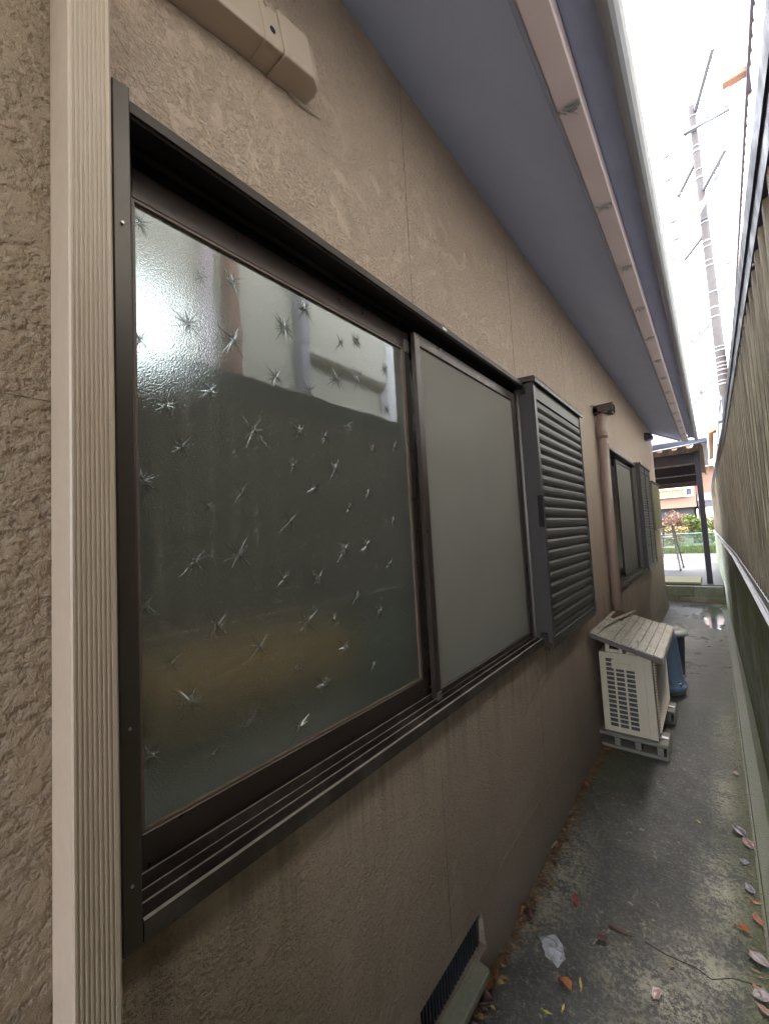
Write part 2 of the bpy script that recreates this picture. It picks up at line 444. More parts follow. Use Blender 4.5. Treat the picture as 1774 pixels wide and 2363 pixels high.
def corr():
    t = NT('weathered_corrugated_steel')
    v = t.scale(t.pos, (1, 5, 0.16)); v2 = t.scale(t.pos, (1, 9, 0.35))
    n1 = t.noise(3.0, 6, 0.65, vec=v); n2 = t.noise(9, 6, 0.7, vec=v2); n3 = t.noise(50, 4, 0.7)
    c = t.ramp(n1, [(0.25, (0.26, 0.20, 0.14)), (0.45, (0.50, 0.40, 0.285)), (0.62, (0.40, 0.335, 0.22)), (0.8, (0.56, 0.43, 0.32))])
    c = t.mix(t.math('MULTIPLY', t.ramp(n2, [(0.44, 0.0), (0.60, 1.0)]), 0.75), c, (0.11, 0.09, 0.055))
    x_ = t.xyz()
    c = t.mix(t.math('MULTIPLY', n3, 0.22), c, (0.30, 0.30, 0.19))
    zl = t.math('ADD', x_[2], t.math('MULTIPLY', n1, 0.6))
    c = t.mix(t.math('MULTIPLY', t.ramp(t.math('SUBTRACT', zl, 1.1), [(0.2, 1.0), (0.6, 0.0)]), 0.6), c, (0.115, 0.085, 0.06))
    return t.done(c, 0.6, t.bump(t.math('ADD', n2, n3), 0.35, 0.0015), 0.0)
M['corr'] = corr()

# frosted pattern glass: clear mirror face over a rough transmitting body
def glass(name, rough=0.42, tint=(0.86, 0.90, 0.88), fres=1.52, dirty=0.30, wav=0.0006):
    m = bpy.data.materials.new(name); m.use_nodes = True; t = m.node_tree; t.nodes.clear()
    N = t.nodes.new; L = t.links.new
    out = N('ShaderNodeOutputMaterial'); g = N('ShaderNodeNewGeometry')
    w = N('ShaderNodeTexNoise'); w.inputs['Scale'].default_value = 9.0; L(g.outputs['Position'], w.inputs['Vector'])
    bw = N('ShaderNodeBump'); bw.inputs['Strength'].default_value = 0.5; bw.inputs['Distance'].default_value = wav; L(w.outputs['Fac'], bw.inputs['Height'])
    s = N('ShaderNodeTexNoise'); s.inputs['Scale'].default_value = 420.0; s.inputs['Detail'].default_value = 2.0; L(g.outputs['Position'], s.inputs['Vector'])
    bs = N('ShaderNodeBump'); bs.inputs['Strength'].default_value = 0.9; bs.inputs['Distance'].default_value = 0.003; L(s.outputs['Fac'], bs.inputs['Height'])
    refl = N('ShaderNodeBsdfGlossy'); refl.inputs['Roughness'].default_value = 0.035; refl.inputs['Color'].default_value = (0.92, 0.93, 0.92, 1); L(bw.outputs[0], refl.inputs['Normal'])
    rf = N('ShaderNodeBsdfRefraction'); rf.inputs['Roughness'].default_value = rough; rf.inputs['IOR'].default_value = 1.25; rf.inputs['Color'].default_value = (*tint, 1); L(bs.outputs[0], rf.inputs['Normal'])
    df = N('ShaderNodeBsdfDiffuse'); df.inputs['Color'].default_value = (0.30, 0.305, 0.285, 1); L(bs.outputs[0], df.inputs['Normal'])
    m1 = N('ShaderNodeMixShader'); m1.inputs[0].default_value = dirty; L(rf.outputs[0], m1.inputs[1]); L(df.outputs[0], m1.inputs[2])
    fr = N('ShaderNodeFresnel'); fr.inputs['IOR'].default_value = fres; L(bw.outputs[0], fr.inputs['Normal'])
    boost = N('ShaderNodeMath'); boost.operation = 'MULTIPLY_ADD'; boost.inputs[1].default_value = 1.5; boost.inputs[2].default_value = 0.015; L(fr.outputs[0], boost.inputs[0])
    m2 = N('ShaderNodeMixShader'); L(boost.outputs[0], m2.inputs[0]); L(m1.outputs[0], m2.inputs[1]); L(refl.outputs[0], m2.inputs[2])
    tr = N('ShaderNodeBsdfTransparent')
    m3 = N('ShaderNodeMixShader'); L(g.outputs['Backfacing'], m3.inputs[0]); L(m2.outputs[0], m3.inputs[1]); L(tr.outputs[0], m3.inputs[2])
    L(m3.outputs[0], out.inputs['Surface'])
    return m
M['glass'] = glass('frosted_glass')

def starglass():
    m = bpy.data.materials.new('clear_cut_glass'); m.use_nodes = True; t = m.node_tree; t.nodes.clear()
    N = t.nodes.new; L = t.links.new
    out = N('ShaderNodeOutputMaterial')
    a = N('ShaderNodeBsdfGlossy'); a.inputs['Roughness'].default_value = 0.06
    b = N('ShaderNodeBsdfRefraction'); b.inputs['Roughness'].default_value = 0.05; b.inputs['IOR'].default_value = 1.4
    c = N('ShaderNodeBsdfTransparent')
    fr = N('ShaderNodeFresnel'); fr.inputs['IOR'].default_value = 1.55
    k = N('ShaderNodeMath'); k.operation = 'MULTIPLY_ADD'; k.inputs[1].default_value = 1.4; k.inputs[2].default_value = 0.02; L(fr.outputs[0], k.inputs[0])
    d_ = N('ShaderNodeBsdfDiffuse'); d_.inputs['Color'].default_value = (0.42, 0.44, 0.42, 1)
    x0 = N('ShaderNodeMixShader'); x0.inputs[0].default_value = 0.34; L(b.outputs[0], x0.inputs[1]); L(d_.outputs[0], x0.inputs[2])
    x1 = N('ShaderNodeMixShader'); x1.inputs[0].default_value = 0.75; L(c.outputs[0], x1.inputs[1]); L(x0.outputs[0], x1.inputs[2])
    x2 = N('ShaderNodeMixShader'); L(k.outputs[0], x2.inputs[0]); L(x1.outputs[0], x2.inputs[1]); L(a.outputs[0], x2.inputs[2])
    L(x2.outputs[0], out.inputs['Surface'])
    return m
M['star'] = starglass()

def screen():
    m = bpy.data.materials.new('fly_screen_mesh'); m.use_nodes = True; t = m.node_tree; t.nodes.clear()
    N = t.nodes.new; L = t.links.new
    out = N('ShaderNodeOutputMaterial'); g = N('ShaderNodeNewGeometry')
    n = N('ShaderNodeTexNoise'); n.inputs['Scale'].default_value = 4; L(g.outputs['Position'], n.inputs['Vector'])
    r = N('ShaderNodeValToRGB'); r.color_ramp.elements[0].color = (0.29, 0.272, 0.250, 1); r.color_ramp.elements[1].color = (0.35, 0.328, 0.30, 1); L(n.outputs['Fac'], r.inputs[0])
    d = N('ShaderNodeBsdfDiffuse'); L(r.outputs[0], d.inputs['Color'])
    tr = N('ShaderNodeBsdfTransparent'); x = N('ShaderNodeMixShader'); x.inputs[0].default_value = 0.34
    L(d.outputs[0], x.inputs[1]); L(tr.outputs[0], x.inputs[2]); L(x.outputs[0], out.inputs['Surface'])
    return m
M['screen'] = screen()

def emit(name, col, e):
    m = bpy.data.materials.new(name); m.use_nodes = True; t = m.node_tree; t.nodes.clear()
    o = t.nodes.new('ShaderNodeOutputMaterial'); x = t.nodes.new('ShaderNodeEmission')
    x.inputs[0].default_value = (*col, 1); x.inputs[1].default_value = e; t.links.new(x.outputs[0], o.inputs[0]); return m
M['lamp'] = emit('lamp_glow', (0.86, 0.95, 1.0), 0.52)

def plastic_film():
    t = NT('clear_film')
    return t.done((0.55, 0.58, 0.63), 0.25, t.bump(t.noise(120, 4, 0.6), 0.8, 0.004), **{'Alpha': 0.42, 'Specular IOR Level': 0.8})
M['film'] = plastic_film()

# ------------------------------------------------------------ the setting
gr = MB().poly([(-150, -150, -0.09), (150, -150, -0.09), (150, 150, -0.09), (-150, 150, -0.09)]).build('ground', M['earth']); tag(gr, kind='structure')
al = MB()
al.box(-0.80, 0.022, -2.0, 8.9, -0.08, 0.0)
tag(al.build('alley_floor', M['alley']), kind='structure')
jt = MB().box(0.022, 0.031, -2.0, 8.9, -0.08, -0.012)
tag(jt.build('floor_joint', M['strip']), kind='structure')
st = MB().prism([(0.031, -0.08), (0.031, -0.002), (0.085, 0.002), (0.12, 0.016), (0.12, -0.08)], -2.0, 8.9)
tag(st.build('kerb_strip', M['strip'], bevel=0.003), kind='structure')
fc = MB().box(-7, 1.2, 9.08, 13.6, -0.06, 0.28)
tag(fc.build('forecourt', M['forecourt']), kind='structure')
rd = MB().poly([(-40, 13.6, 0.279), (40, 13.6, 0.279), (40, 17.2, 0.30), (-40, 17.2, 0.30)]).poly([(-40, 13.6, -0.08), (-40, 13.6, 0.279), (40, 13.6, 0.279), (40, 13.6, -0.08)])
tag(rd.build('road', M['road']), kind='structure')
tag(MB().box(-40, 40, 13.72, 13.80, 0.2795, 0.284).build('road_edge_line', M['alu']), kind='structure')
vg = MB().poly([(-40, 17.2, 0.30), (40, 17.2, 0.30), (40, 19.4, 0.40), (-40, 19.4, 0.40)]).poly([(-40, 19.4, 0.40), (40, 19.4, 0.40), (40, 26, 0.5), (-40, 26, 0.5)]).poly([(-40, 26, 0.5), (40, 26, 0.5), (40, 90, 0.9), (-40, 90, 0.9)])
tag(vg.build('grass_verge', plain('verge_soil', (0.06, 0.08, 0.025), 0.9, var=0.3, nscale=4)), kind='structure')

# ------------------------------------------------------------ house
H = empty('house', (-2.5, 4, 0), 'taupe stucco house with dark framed windows along the narrow alley', 'house')
WX = -0.70
# stucco boards with hairline joints
ye = [-1.6, -0.70, 0.18, 1.056, 1.938, 2.85, 3.75, 4.65, 5.55, 6.45, 7.35, 8.25]
ze = [0.23, 1.665, 3.02]
opens = [(0.215, 1.955, 0.915, 2.160), (3.995, 5.62, 0.905, 2.148)]
G = 0.0019
for i in range(len(ye) - 1):
    for j in range(2):
        y0, y1, z0, z1 = ye[i] + G, ye[i + 1] - G, ze[j] + (0.0006 if j else 0), ze[j + 1] - (0.0006 if j == 0 else 0)
        ys = sorted({y0, y1} | {a for o in opens for a in o[:2] if y0 < a < y1})
        zs = sorted({z0, z1} | {a for o in opens for a in o[2:] if z0 < a < z1})
        mb = MB()
        for a in range(len(ys) - 1):
            for b in range(len(zs) - 1):
                cy, cz = (ys[a] + ys[a + 1]) / 2, (zs[b] + zs[b + 1]) / 2
                if any(o[0] < cy < o[1] and o[2] < cz < o[3] for o in opens): continue
                mb.box(WX - 0.03, WX, ys[a], ys[a + 1], zs[b], zs[b + 1])
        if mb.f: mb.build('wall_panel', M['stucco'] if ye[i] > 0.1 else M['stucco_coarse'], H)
# wall core behind the boards (with the openings), other walls
def core(z0, z1, y0, y1): return MB().box(WX - 0.12, WX - 0.034, y0, y1, z0, z1)
cm = MB()
for (y0, y1, z0, z1) in ((-1.6, 8.25, 0, 0.905), (-1.6, 8.25, 2.160, 3.0), (-1.6, 0.215, 0.905, 2.160), (1.955, 3.995, 0.905, 2.160), (5.62, 8.25, 0.905, 2.160)):
    cm.box(WX - 0.12, WX - 0.034, y0, y1, z0, z1)
cm.build('wall_core', M['black'], H)
MB().box(-6.0, WX - 0.12, 8.13, 8.25, 0, 3.0).build('end_wall', M['stucco'], H)
MB().box(-6.1, -6.0, -1.6, 8.25, 0, 3.0).build('back_wall', M['stucco'], H)
MB().box(-6.0, WX - 0.12, -1.6, -1.48, 0, 3.0).build('end_wall', M['stucco'], H)
# mortar foundation with vent opening
fm = MB()
def fprof(zt, zb):
    def xx(z): return WX + 0.022 * (1 - z / 0.23) ** 1.3 + 0.001 if z < 0.23 else WX + 0.001
    zz = [zb + (zt - zb) * k / 4 for k in range(5)]
    return [(xx(z), z) for z in zz] + [(WX - 0.033, zt), (WX - 0.033, zb)]
fm.prism(fprof(0.2295, 0.0), -1.6, 0.88); fm.prism(fprof(0.2295, 0.0), 1.24, 8.25)
fm.prism(fprof(0.2295, 0.195), 0.88, 1.24); fm.prism(fprof(0.085, 0.0), 0.88, 1.24)
fm.build('foundation', M['foundation'], H, fix=True)
vt = box('floor_vent', M['cap'], H, WX - 0.05, WX - 0.034, 0.882, 1.238, 0.087, 0.193)
for k in range(22):
    y = 0.892 + k * 0.0155
    MB().box(WX - 0.022, WX - 0.010, y, y + 0.006, 0.087, 0.193).build('slat', M['cap'], vt)
MB().prism([(WX - 0.005, 0.060), (WX + 0.048, 0.052), (WX + 0.048, 0.078), (WX - 0.005, 0.088)], 0.84, 1.19).build('vent_ledge', M['step'], H, bevel=0.004)

# eaves
Y0, Y1 = -1.9, 8.22
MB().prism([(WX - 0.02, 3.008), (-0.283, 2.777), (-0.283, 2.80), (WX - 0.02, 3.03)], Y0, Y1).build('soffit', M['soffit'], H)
MB().prism([(-0.2825, 2.748), (-0.268, 2.742), (-0.268, 2.80), (-0.2825, 2.802)], Y0, Y1).build('fascia_strip', M['eave_blue'], H, bevel=0.002)
MB().prism([(-0.2675, 2.738), (-0.199, 2.735), (-0.199, 2.80), (-0.2675, 2.80)], Y0, Y1).build('fascia_board', M['pink_board'], H, bevel=0.004)
MB().prism([(-0.198, 2.800), (-0.095, 2.778), (-0.095, 2.81), (-0.198, 2.832)], Y0, Y1).build('eave_board', M['eave_blue'], H)
# roof sheet above
MB().prism([(-0.075, 2.812), (-0.075, 2.835), (-3.4, 4.30), (-6.6, 2.84), (-6.6, 2.80), (-3.4, 4.24)], Y0 - 0.05, Y1 + 0.05).build('roof', M['rooftile'], H, fix=True)
# verge board at the far gable end, rough and broken
MB().prism([(WX, 2.98), (-0.30, 2.765), (-0.30, 2.80), (WX, 3.02)], Y1, Y1 + 0.02).build('verge_board', M['gutter'], H, fix=True)

# rain gutter with brackets
gt = empty('rain_gutter', (-0.10, 0, 2.78), 'long grey half round rain gutter under the roof edge', 'gutter')
prof = []
for k in range(9):
    a = math.pi + math.pi * k / 8
    prof.append((-0.094 + 0.028 * math.cos(a), 2.785 + 0.044 * math.sin(a)))
inner = [(-0.094 + 0.0255 * math.cos(math.pi + math.pi * k / 8), 2.785 + 0.0415 * math.sin(math.pi + math.pi * k / 8)) for k in range(9)][::-1]
MB().prism(prof + [(-0.066, 2.800)] + [(-0.071, 2.800)] + inner, Y0, Y1 + 0.05, smooth=False).build('trough', M['gutter'], gt, fix=True)
for yj in (0.9, 4.4, 7.35):
    p2 = [(-0.094 + 0.0305 * math.cos(math.pi + math.pi * k / 8), 2.785 + 0.0465 * math.sin(math.pi + math.pi * k / 8)) for k in range(9)]
    p3 = [(-0.094 + 0.0275 * math.cos(math.pi + math.pi * k / 8), 2.785 + 0.0435 * math.sin(math.pi + math.pi * k / 8)) for k in range(9)][::-1]
    MB().prism(p2 + p3, yj, yj + 0.06).build('joint_sleeve', M['gutter'], gt, fix=True)
for k in range(15):
    y = 1.28 - 0.505 * 2 + 0.505 * k
    b = MB()
    b.bar((-0.245, y, 2.733), (-0.205, y + 0.004, 2.731), 0.02, 0.004)
    for q in range(6):
        a = Vector((-0.235 + rnd.uniform(-.015, .02), y + rnd.uniform(-.016, .016), 2.728))
        b.tube([a, a + Vector((rnd.uniform(-.012, .02), rnd.uniform(-.02, .02), -0.008)), a + Vector((rnd.uniform(-.02, .02), rnd.uniform(-.02, .02), 0.002))], 0.0016, 5)
    b.build('gutter_bracket', M['steel'], gt)

# room behind the near window
rm = MB()
RX0, RX1, RY0, RY1, RZ0, RZ1 = -3.4, -0.825, -0.5, 3.4, 0.35, 2.66
for bx in ((RX0 - .1, RX0, RY0, RY1, RZ0, RZ1), (RX0, RX1, RY0 - .1, RY0, RZ0, RZ1), (RX0, RX1, RY1, RY1 + .1, RZ0, RZ1), (RX0, RX1, RY0, RY1, RZ1, RZ1 + .1)):
    rm.box(*bx)
rm.build('room_lining', M['room_wall'], H)
box('room_floor', M['room_floor'], H, RX0, RX1, RY0, RY1, RZ0 - .1, RZ0)
rm = MB()
for bx in ((-3.2, -3.1, 4.0, 6.5, .35, 2.66), (-3.1, -.825, 3.9, 4.0, .35, 2.66), (-3.1, -.825, 6.5, 6.6, .35, 2.66), (-3.1, -.825, 4.0, 6.5, 2.66, 2.7), (-3.1, -.825, 4.0, 6.5, .3, .35)): rm.box(*bx)
rm.build('room_lining', M['room_wall'], H)
lp = empty('ceiling_lamp', (-1.62, 0.45, 2.55), 'lit round ceiling lamp glowing blurred behind the frosted pane, top left of the near window', 'lamp')
MB().lathe((-1.62, 0.45), [(0.001, 2.12), (0.07, 2.125), (0.115, 2.15), (0.13, 2.19), (0.115, 2.23), (0.07, 2.26), (0.001, 2.265)], 28).build('lamp_shade', M['lamp'], lp)
MB().tube([(-1.62, 0.45, 2.26), (-1.62, 0.45, 2.66)], 0.012).build('stem', M['black'], lp)
o = MB().box(-1.55, -1.05, 0.34, 1.02, 0.98, 1.14).build('folded_blanket', M['ochre'], None, 0.05, 3); tag(o, 'ochre bedding glowing blurred behind the lower left of the near frosted pane', 'bedding')
o = MB().box(-1.60, -1.05, 1.06, 1.90, 0.70, 1.04).build('storage_box', M['greencloth'], None, 0.03, 2); tag(o, 'dark green box showing blurred behind the lower right of the near frosted pane', 'box')
o = MB().box(-1.30, -1.00, 0.25, 1.0, 0.70, 0.93).build('cushion', M['greycloth'], None, 0.05, 3); tag(o, 'grey cushion blurred low behind the near frosted pane, below the ochre bedding', 'cushion')
sf = empty('low_shelf', (-1.35, 1.1, 0.35), 'brown low shelf along the window inside the room, blurred by frosted glass', 'shelf')
box('shelf_board', M['browncloth'], sf, -1.72, -0.95, 0.0, 2.4, 0.60, 0.65)
for yy in (0.02, 2.35): box('leg', M['browncloth'], sf, -1.70, -0.97, yy, yy + 0.03, 0.35, 0.60)

# ------------------------------------------------------------ windows
def window(y0, y1, z0, z1, mull, name_label=None, near=True):
    """z0,z1 = outer frame; tracks slope to the alley"""
    fr = MB()
    # head: flange, soffit with drip lip, back part
    fr.prism([(-0.6985, z1 + 0.002), (-0.664, z1 - 0.003), (-0.662, z1 - 0.022), (-0.664, z1 - 0.025), (-0.708, z1 - 0.022), (-0.708, z1 - 0.030), (-0.716, z1 - 0.031), (-0.716, z1 - 0.020),
              (-0.733, z1 - 0.020), (-0.733, z1 - 0.034), (-0.80, z1 - 0.034), (-0.80, z1 + 0.002)], y0 + 0.012, y1 - 0.03)
    w = fr.build('sliding_window', M['frame'], H, fix=True)
    ft = MB().prism([(-0.6975, z1 + 0.004), (-0.660, z1 + 0.001), (-0.658, z1 - 0.020), (-0.6618, z1 - 0.020), (-0.6638, z1 - 0.001), (-0.6975, z1 + 0.0025)], y0 + 0.012, y1 - 0.03).build('head_trim', M['jamb'], w, fix=True)
    # jambs
    jm = MB().prism([(-0.6985, y0 - 0.014), (-0.657, y0 - 0.013), (-0.655, y0 + 0.0105), (-0.72, y0 + 0.024), (-0.80, y0 + 0.026), (-0.80, y0 + 0.008), (-0.6985, y0 + 0.008)], z0 - 0.005, z1 + 0.018, 'z')
    jm.build('jamb', M['jamb'], w, 0.0015, fix=True)
    jr = MB().prism([(-0.6985, y1 + 0.002), (-0.668, y1), (-0.668, y1 - 0.012), (-0.690, y1 - 0.014), (-0.690, y1 - 0.022), (-0.70, y1 - 0.024), (-0.70, y1 - 0.030), (-0.80, y1 - 0.030), (-0.80, y1 + 0.002)], z0 - 0.01, z1, 'z')
    jr.build('jamb', M['jamb'], w, fix=True)
    # sill: stepped tracks
    s = z0
    pts = [(-0.6985, s - 0.012), (-0.662, s - 0.006), (-0.6595, s - 0.006), (-0.6595, s + 0.024), (-0.664, s + 0.026), (-0.667, s + 0.006), (-0.681, s + 0.008),
           (-0.683, s + 0.030), (-0.687, s + 0.030), (-0.689, s + 0.010), (-0.701, s + 0.012), (-0.703, s + 0.034), (-0.706, s + 0.034), (-0.708, s + 0.014),
           (-0.722, s + 0.018), (-0.724, s + 0.042), (-0.728, s + 0.042), (-0.730, s + 0.022), (-0.742, s + 0.026), (-0.744, s + 0.05), (-0.748, s + 0.05), (-0.750, s + 0.03), (-0.80, s + 0.04), (-0.80, s - 0.012)]
    MB().prism(pts, y0 + 0.014, y1 - 0.026).build('sill_track', M['track'], w, fix=True)
    def sash(ya, yb, x, name, pane_mat, zt, zb, rail_t, rail_b, st_l, st_r):
        m = MB()
        m.box(x - 0.03, x, ya, ya + st_l, zb, zt); m.box(x - 0.03, x, yb - st_r, yb, zb, zt)
        m.box(x - 0.028, x - 0.002, ya + st_l, yb - st_r, zt - rail_t, zt); m.box(x - 0.028, x - 0.002, ya + st_l, yb - st_r, zb, zb + rail_b)
        s_ = m.build('sash', M['sash'], w, 0.0012)
        # glazing bead
        a, b, c, d = ya + st_l, yb - st_r, zb + rail_b, zt - rail_t
        bd = MB(); e = 0.005
        bd.box(x - 0.012, x - 0.0035, a, b, d - e, d); bd.box(x - 0.012, x - 0.0035, a, b, c, c + e)
        bd.box(x - 0.012, x - 0.0035, a, a + e, c + e, d - e); bd.box(x - 0.012, x - 0.0035, b - e, b, c + e, d - e)
        bd.build('glazing_bead', M['bead'], w)
        MB().box(x - 0.0145, x - 0.0105, a + e * .5, b - e * .5, c + e * .5, d - e * .5).build('glass_pane', pane_mat, w)
        return a, b, c, d
    return w, sash

w1, sash1 = window(0.208, 1.955, 0.906, 2.166, 1.05)
pa = sash1(0.236, 1.075, -0.7385, 'left', M['glass'], 2.131, 0.940, 0.058, 0.056, 0.012, 0.032)
sash1(1.052, 1.925, -0.771, 'right', M['glass'], 2.131, 0.940, 0.050, 0.056, 0.032, 0.02)
# fly screen in its own frame on the outer track
fs = MB()
x = -0.7035
fs.box(x - 0.018, x, 1.060, 1.090, 0.932, 2.120); fs.box(x - 0.018, x, 1.885, 1.915, 0.932, 2.120)
fs.box(x - 0.017, x - 0.001, 1.090, 1.885, 2.080, 2.120); fs.box(x - 0.017, x - 0.001, 1.090, 1.885, 0.932, 0.960)
scr = fs.build('screen_frame', M['sash'], w1, 0.0015)
MB().box(x - 0.010, x - 0.008, 1.086, 1.889, 0.956, 2.084).build('fly_screen', M['screen'], w1)
MB().box(x - 0.0005, x + 0.003, 1.062, 1.088, 0.9325, 0.955).build('guide_shoe', M['alu'], w1)
MB().box(-0.7385, -0.734, 1.048, 1.068, 2.06, 2.10).build('latch_plate', M['alu'], w1)
mk = MB()
for k in range(4):   # small white maker's mark on the head trim
    mk.box(-0.6595, -0.6573, 1.172 + k * 0.0065, 1.176 + k * 0.0065, 2.151, 2.1585)
    mk.box(-0.6595, -0.6573, 1.1705 + k * 0.0065, 1.1718 + k * 0.0065, 2.153, 2.1605)
mk.build('maker_mark', M['white'], w1)
# screws
sc = MB()
for (yy, zz) in ((0.209, 0.99), (0.209, 1.20), (0.209, 1.95)):
    sc.tube([(-0.6545, yy - .003, zz), (-0.6525, yy - .003, zz)], 0.0022, 8)
sc.build('screw', M['steel'], w1)

# embossed stars in the near pane
SP = [(0.263, 2.038, 0.022), (0.307, 2.08, 0.016), (0.374, 1.989, 0.017), (0.44, 2.012, 0.027), (0.346, 1.88, 0.032), (0.436, 1.883, 0.034), (0.259, 1.819, 0.025), (0.571, 1.961, 0.037), (0.637, 2.032, 0.031), (0.582, 2.078, 0.015), (0.761, 1.991, 0.02), (0.825, 2.017, 0.027), (0.95, 1.973, 0.026), (0.735, 1.882, 0.03), (0.82, 1.9, 0.032), (0.638, 1.825, 0.028), (0.541, 1.832, 0.028), (0.382, 1.759, 0.024), (0.3, 1.711, 0.022), (0.326, 1.637, 0.028), (0.48, 1.697, 0.035), (0.605, 1.715, 0.031), (0.775, 1.763, 0.022), (0.687, 1.716, 0.021), (0.869, 1.708, 0.026), (0.58, 1.626, 0.021), (0.716, 1.635, 0.026), (0.977, 1.732, 0.022), (0.261, 1.57, 0.024), (0.447, 1.561, 0.025), (0.643, 1.579, 0.024), (0.837, 1.573, 0.02), (0.948, 1.842, 0.022), (0.375, 1.527, 0.018), (0.567, 1.498, 0.026), (0.347, 1.424, 0.029), (0.434, 1.43, 0.034), (0.733, 1.42, 0.032), (0.819, 1.429, 0.026), (0.544, 1.369, 0.023), (0.641, 1.357, 0.027), (0.921, 1.371, 0.021), (0.26, 1.358, 0.024), (0.386, 1.297, 0.027), (0.6, 1.258, 0.033), (0.686, 1.251, 0.02), (0.776, 1.297, 0.025), (0.862, 1.24, 0.023), (0.475, 1.236, 0.027), (0.72, 1.173, 0.028), (0.301, 1.25, 0.021), (0.574, 1.167, 0.021), (0.824, 1.1, 0.019), (0.646, 1.106, 0.029), (0.33, 1.176, 0.033), (0.445, 1.093, 0.028), (0.57, 1.038, 0.027), (0.265, 1.109, 0.025), (0.375, 1.067, 0.015), (0.761, 1.533, 0.017), (0.947, 1.496, 0.019)]
sm = MB()
GX = -0.7385 - 0.0105 + 0.0004
def spike(cy, cz, ang, ln, wd, h):
    c, s_ = math.cos(ang), math.sin(ang)
    def P(u, v, k): 
        yy = min(max(cy + u * c - v * s_, pa[0] + .003), pa[1] - .003); zz = min(max(cz + u * s_ + v * c, pa[2] + .003), pa[3] - .003)
        return (GX + k, yy, zz)
    a, b, d, t_ = P(0, -wd, 0), P(0, wd, 0), P(ln, 0, 0), P(ln * 0.22, 0, h)
    sm.poly([a, d, t_]); sm.poly([d, b, t_]); sm.poly([b, a, t_])
for (cy, cz, r) in SP:
    r *= 1.25; a0 = rnd.uniform(-0.3, 0.3)
    def Q(rad, ang, k):
        return (GX + k, min(max(cy + rad * math.cos(ang), pa[0] + .003), pa[1] - .003), min(max(cz + rad * math.sin(ang), pa[2] + .003), pa[3] - .003))
    npt = rnd.randint(9, 13); ring = []
    for q in range(npt):       # jagged burst, long above and below, short to the sides
        aa = a0 + 2 * math.pi * (q + rnd.uniform(-.3, .3)) / npt
        el_ = 0.58 + 0.34 * abs(math.sin(aa * 2))
        ring.append(Q(r * el_ * rnd.uniform(0.75, 1.3), aa, 0.0002)); ring.append(Q(r * rnd.uniform(0.12, 0.24), aa + math.pi / npt, 0.0007))
    ap = Q(0, 0, r * 0.13)
    for q in range(len(ring)): sm.poly([ap, ring[q], ring[(q + 1) % len(ring)]])
    for q in range(4):
        spike(cy, cz, a0 + math.radians((50, 130, 230, 310)[q] + rnd.uniform(-5, 5)), r * rnd.uniform(0.9, 1.35), r * 0.060, r * 0.04)
sm.build('embossed_star_pattern', M['star'], w1)

w2, sash2 = window(3.985, 5.62, 0.895, 2.154, 4.6)
sash2(4.015, 4.86, -0.7385, 'left', M['glass'], 2.119, 0.930, 0.060, 0.062, 0.03, 0.032)
sash2(4.82, 5.59, -0.771, 'right', M['glass'], 2.119, 0.930, 0.060, 0.062, 0.032, 0.02)
fs = MB()
fs.box(x - 0.018, x, 4.58, 4.615, 0.922, 2.110); fs.box(x - 0.018, x, 5.50, 5.53, 0.922, 2.110)
fs.box(x - 0.017, x - 0.001, 4.615, 5.50, 2.080, 2.110); fs.box(x - 0.017, x - 0.001, 4.615, 5.50, 0.922, 0.950)
fs.build('screen_frame', M['sash'], w2, 0.0015)
MB().box(x - 0.010, x - 0.008, 4.61, 5.505, 0.945, 2.085).build('fly_screen', M['screen'], w2)

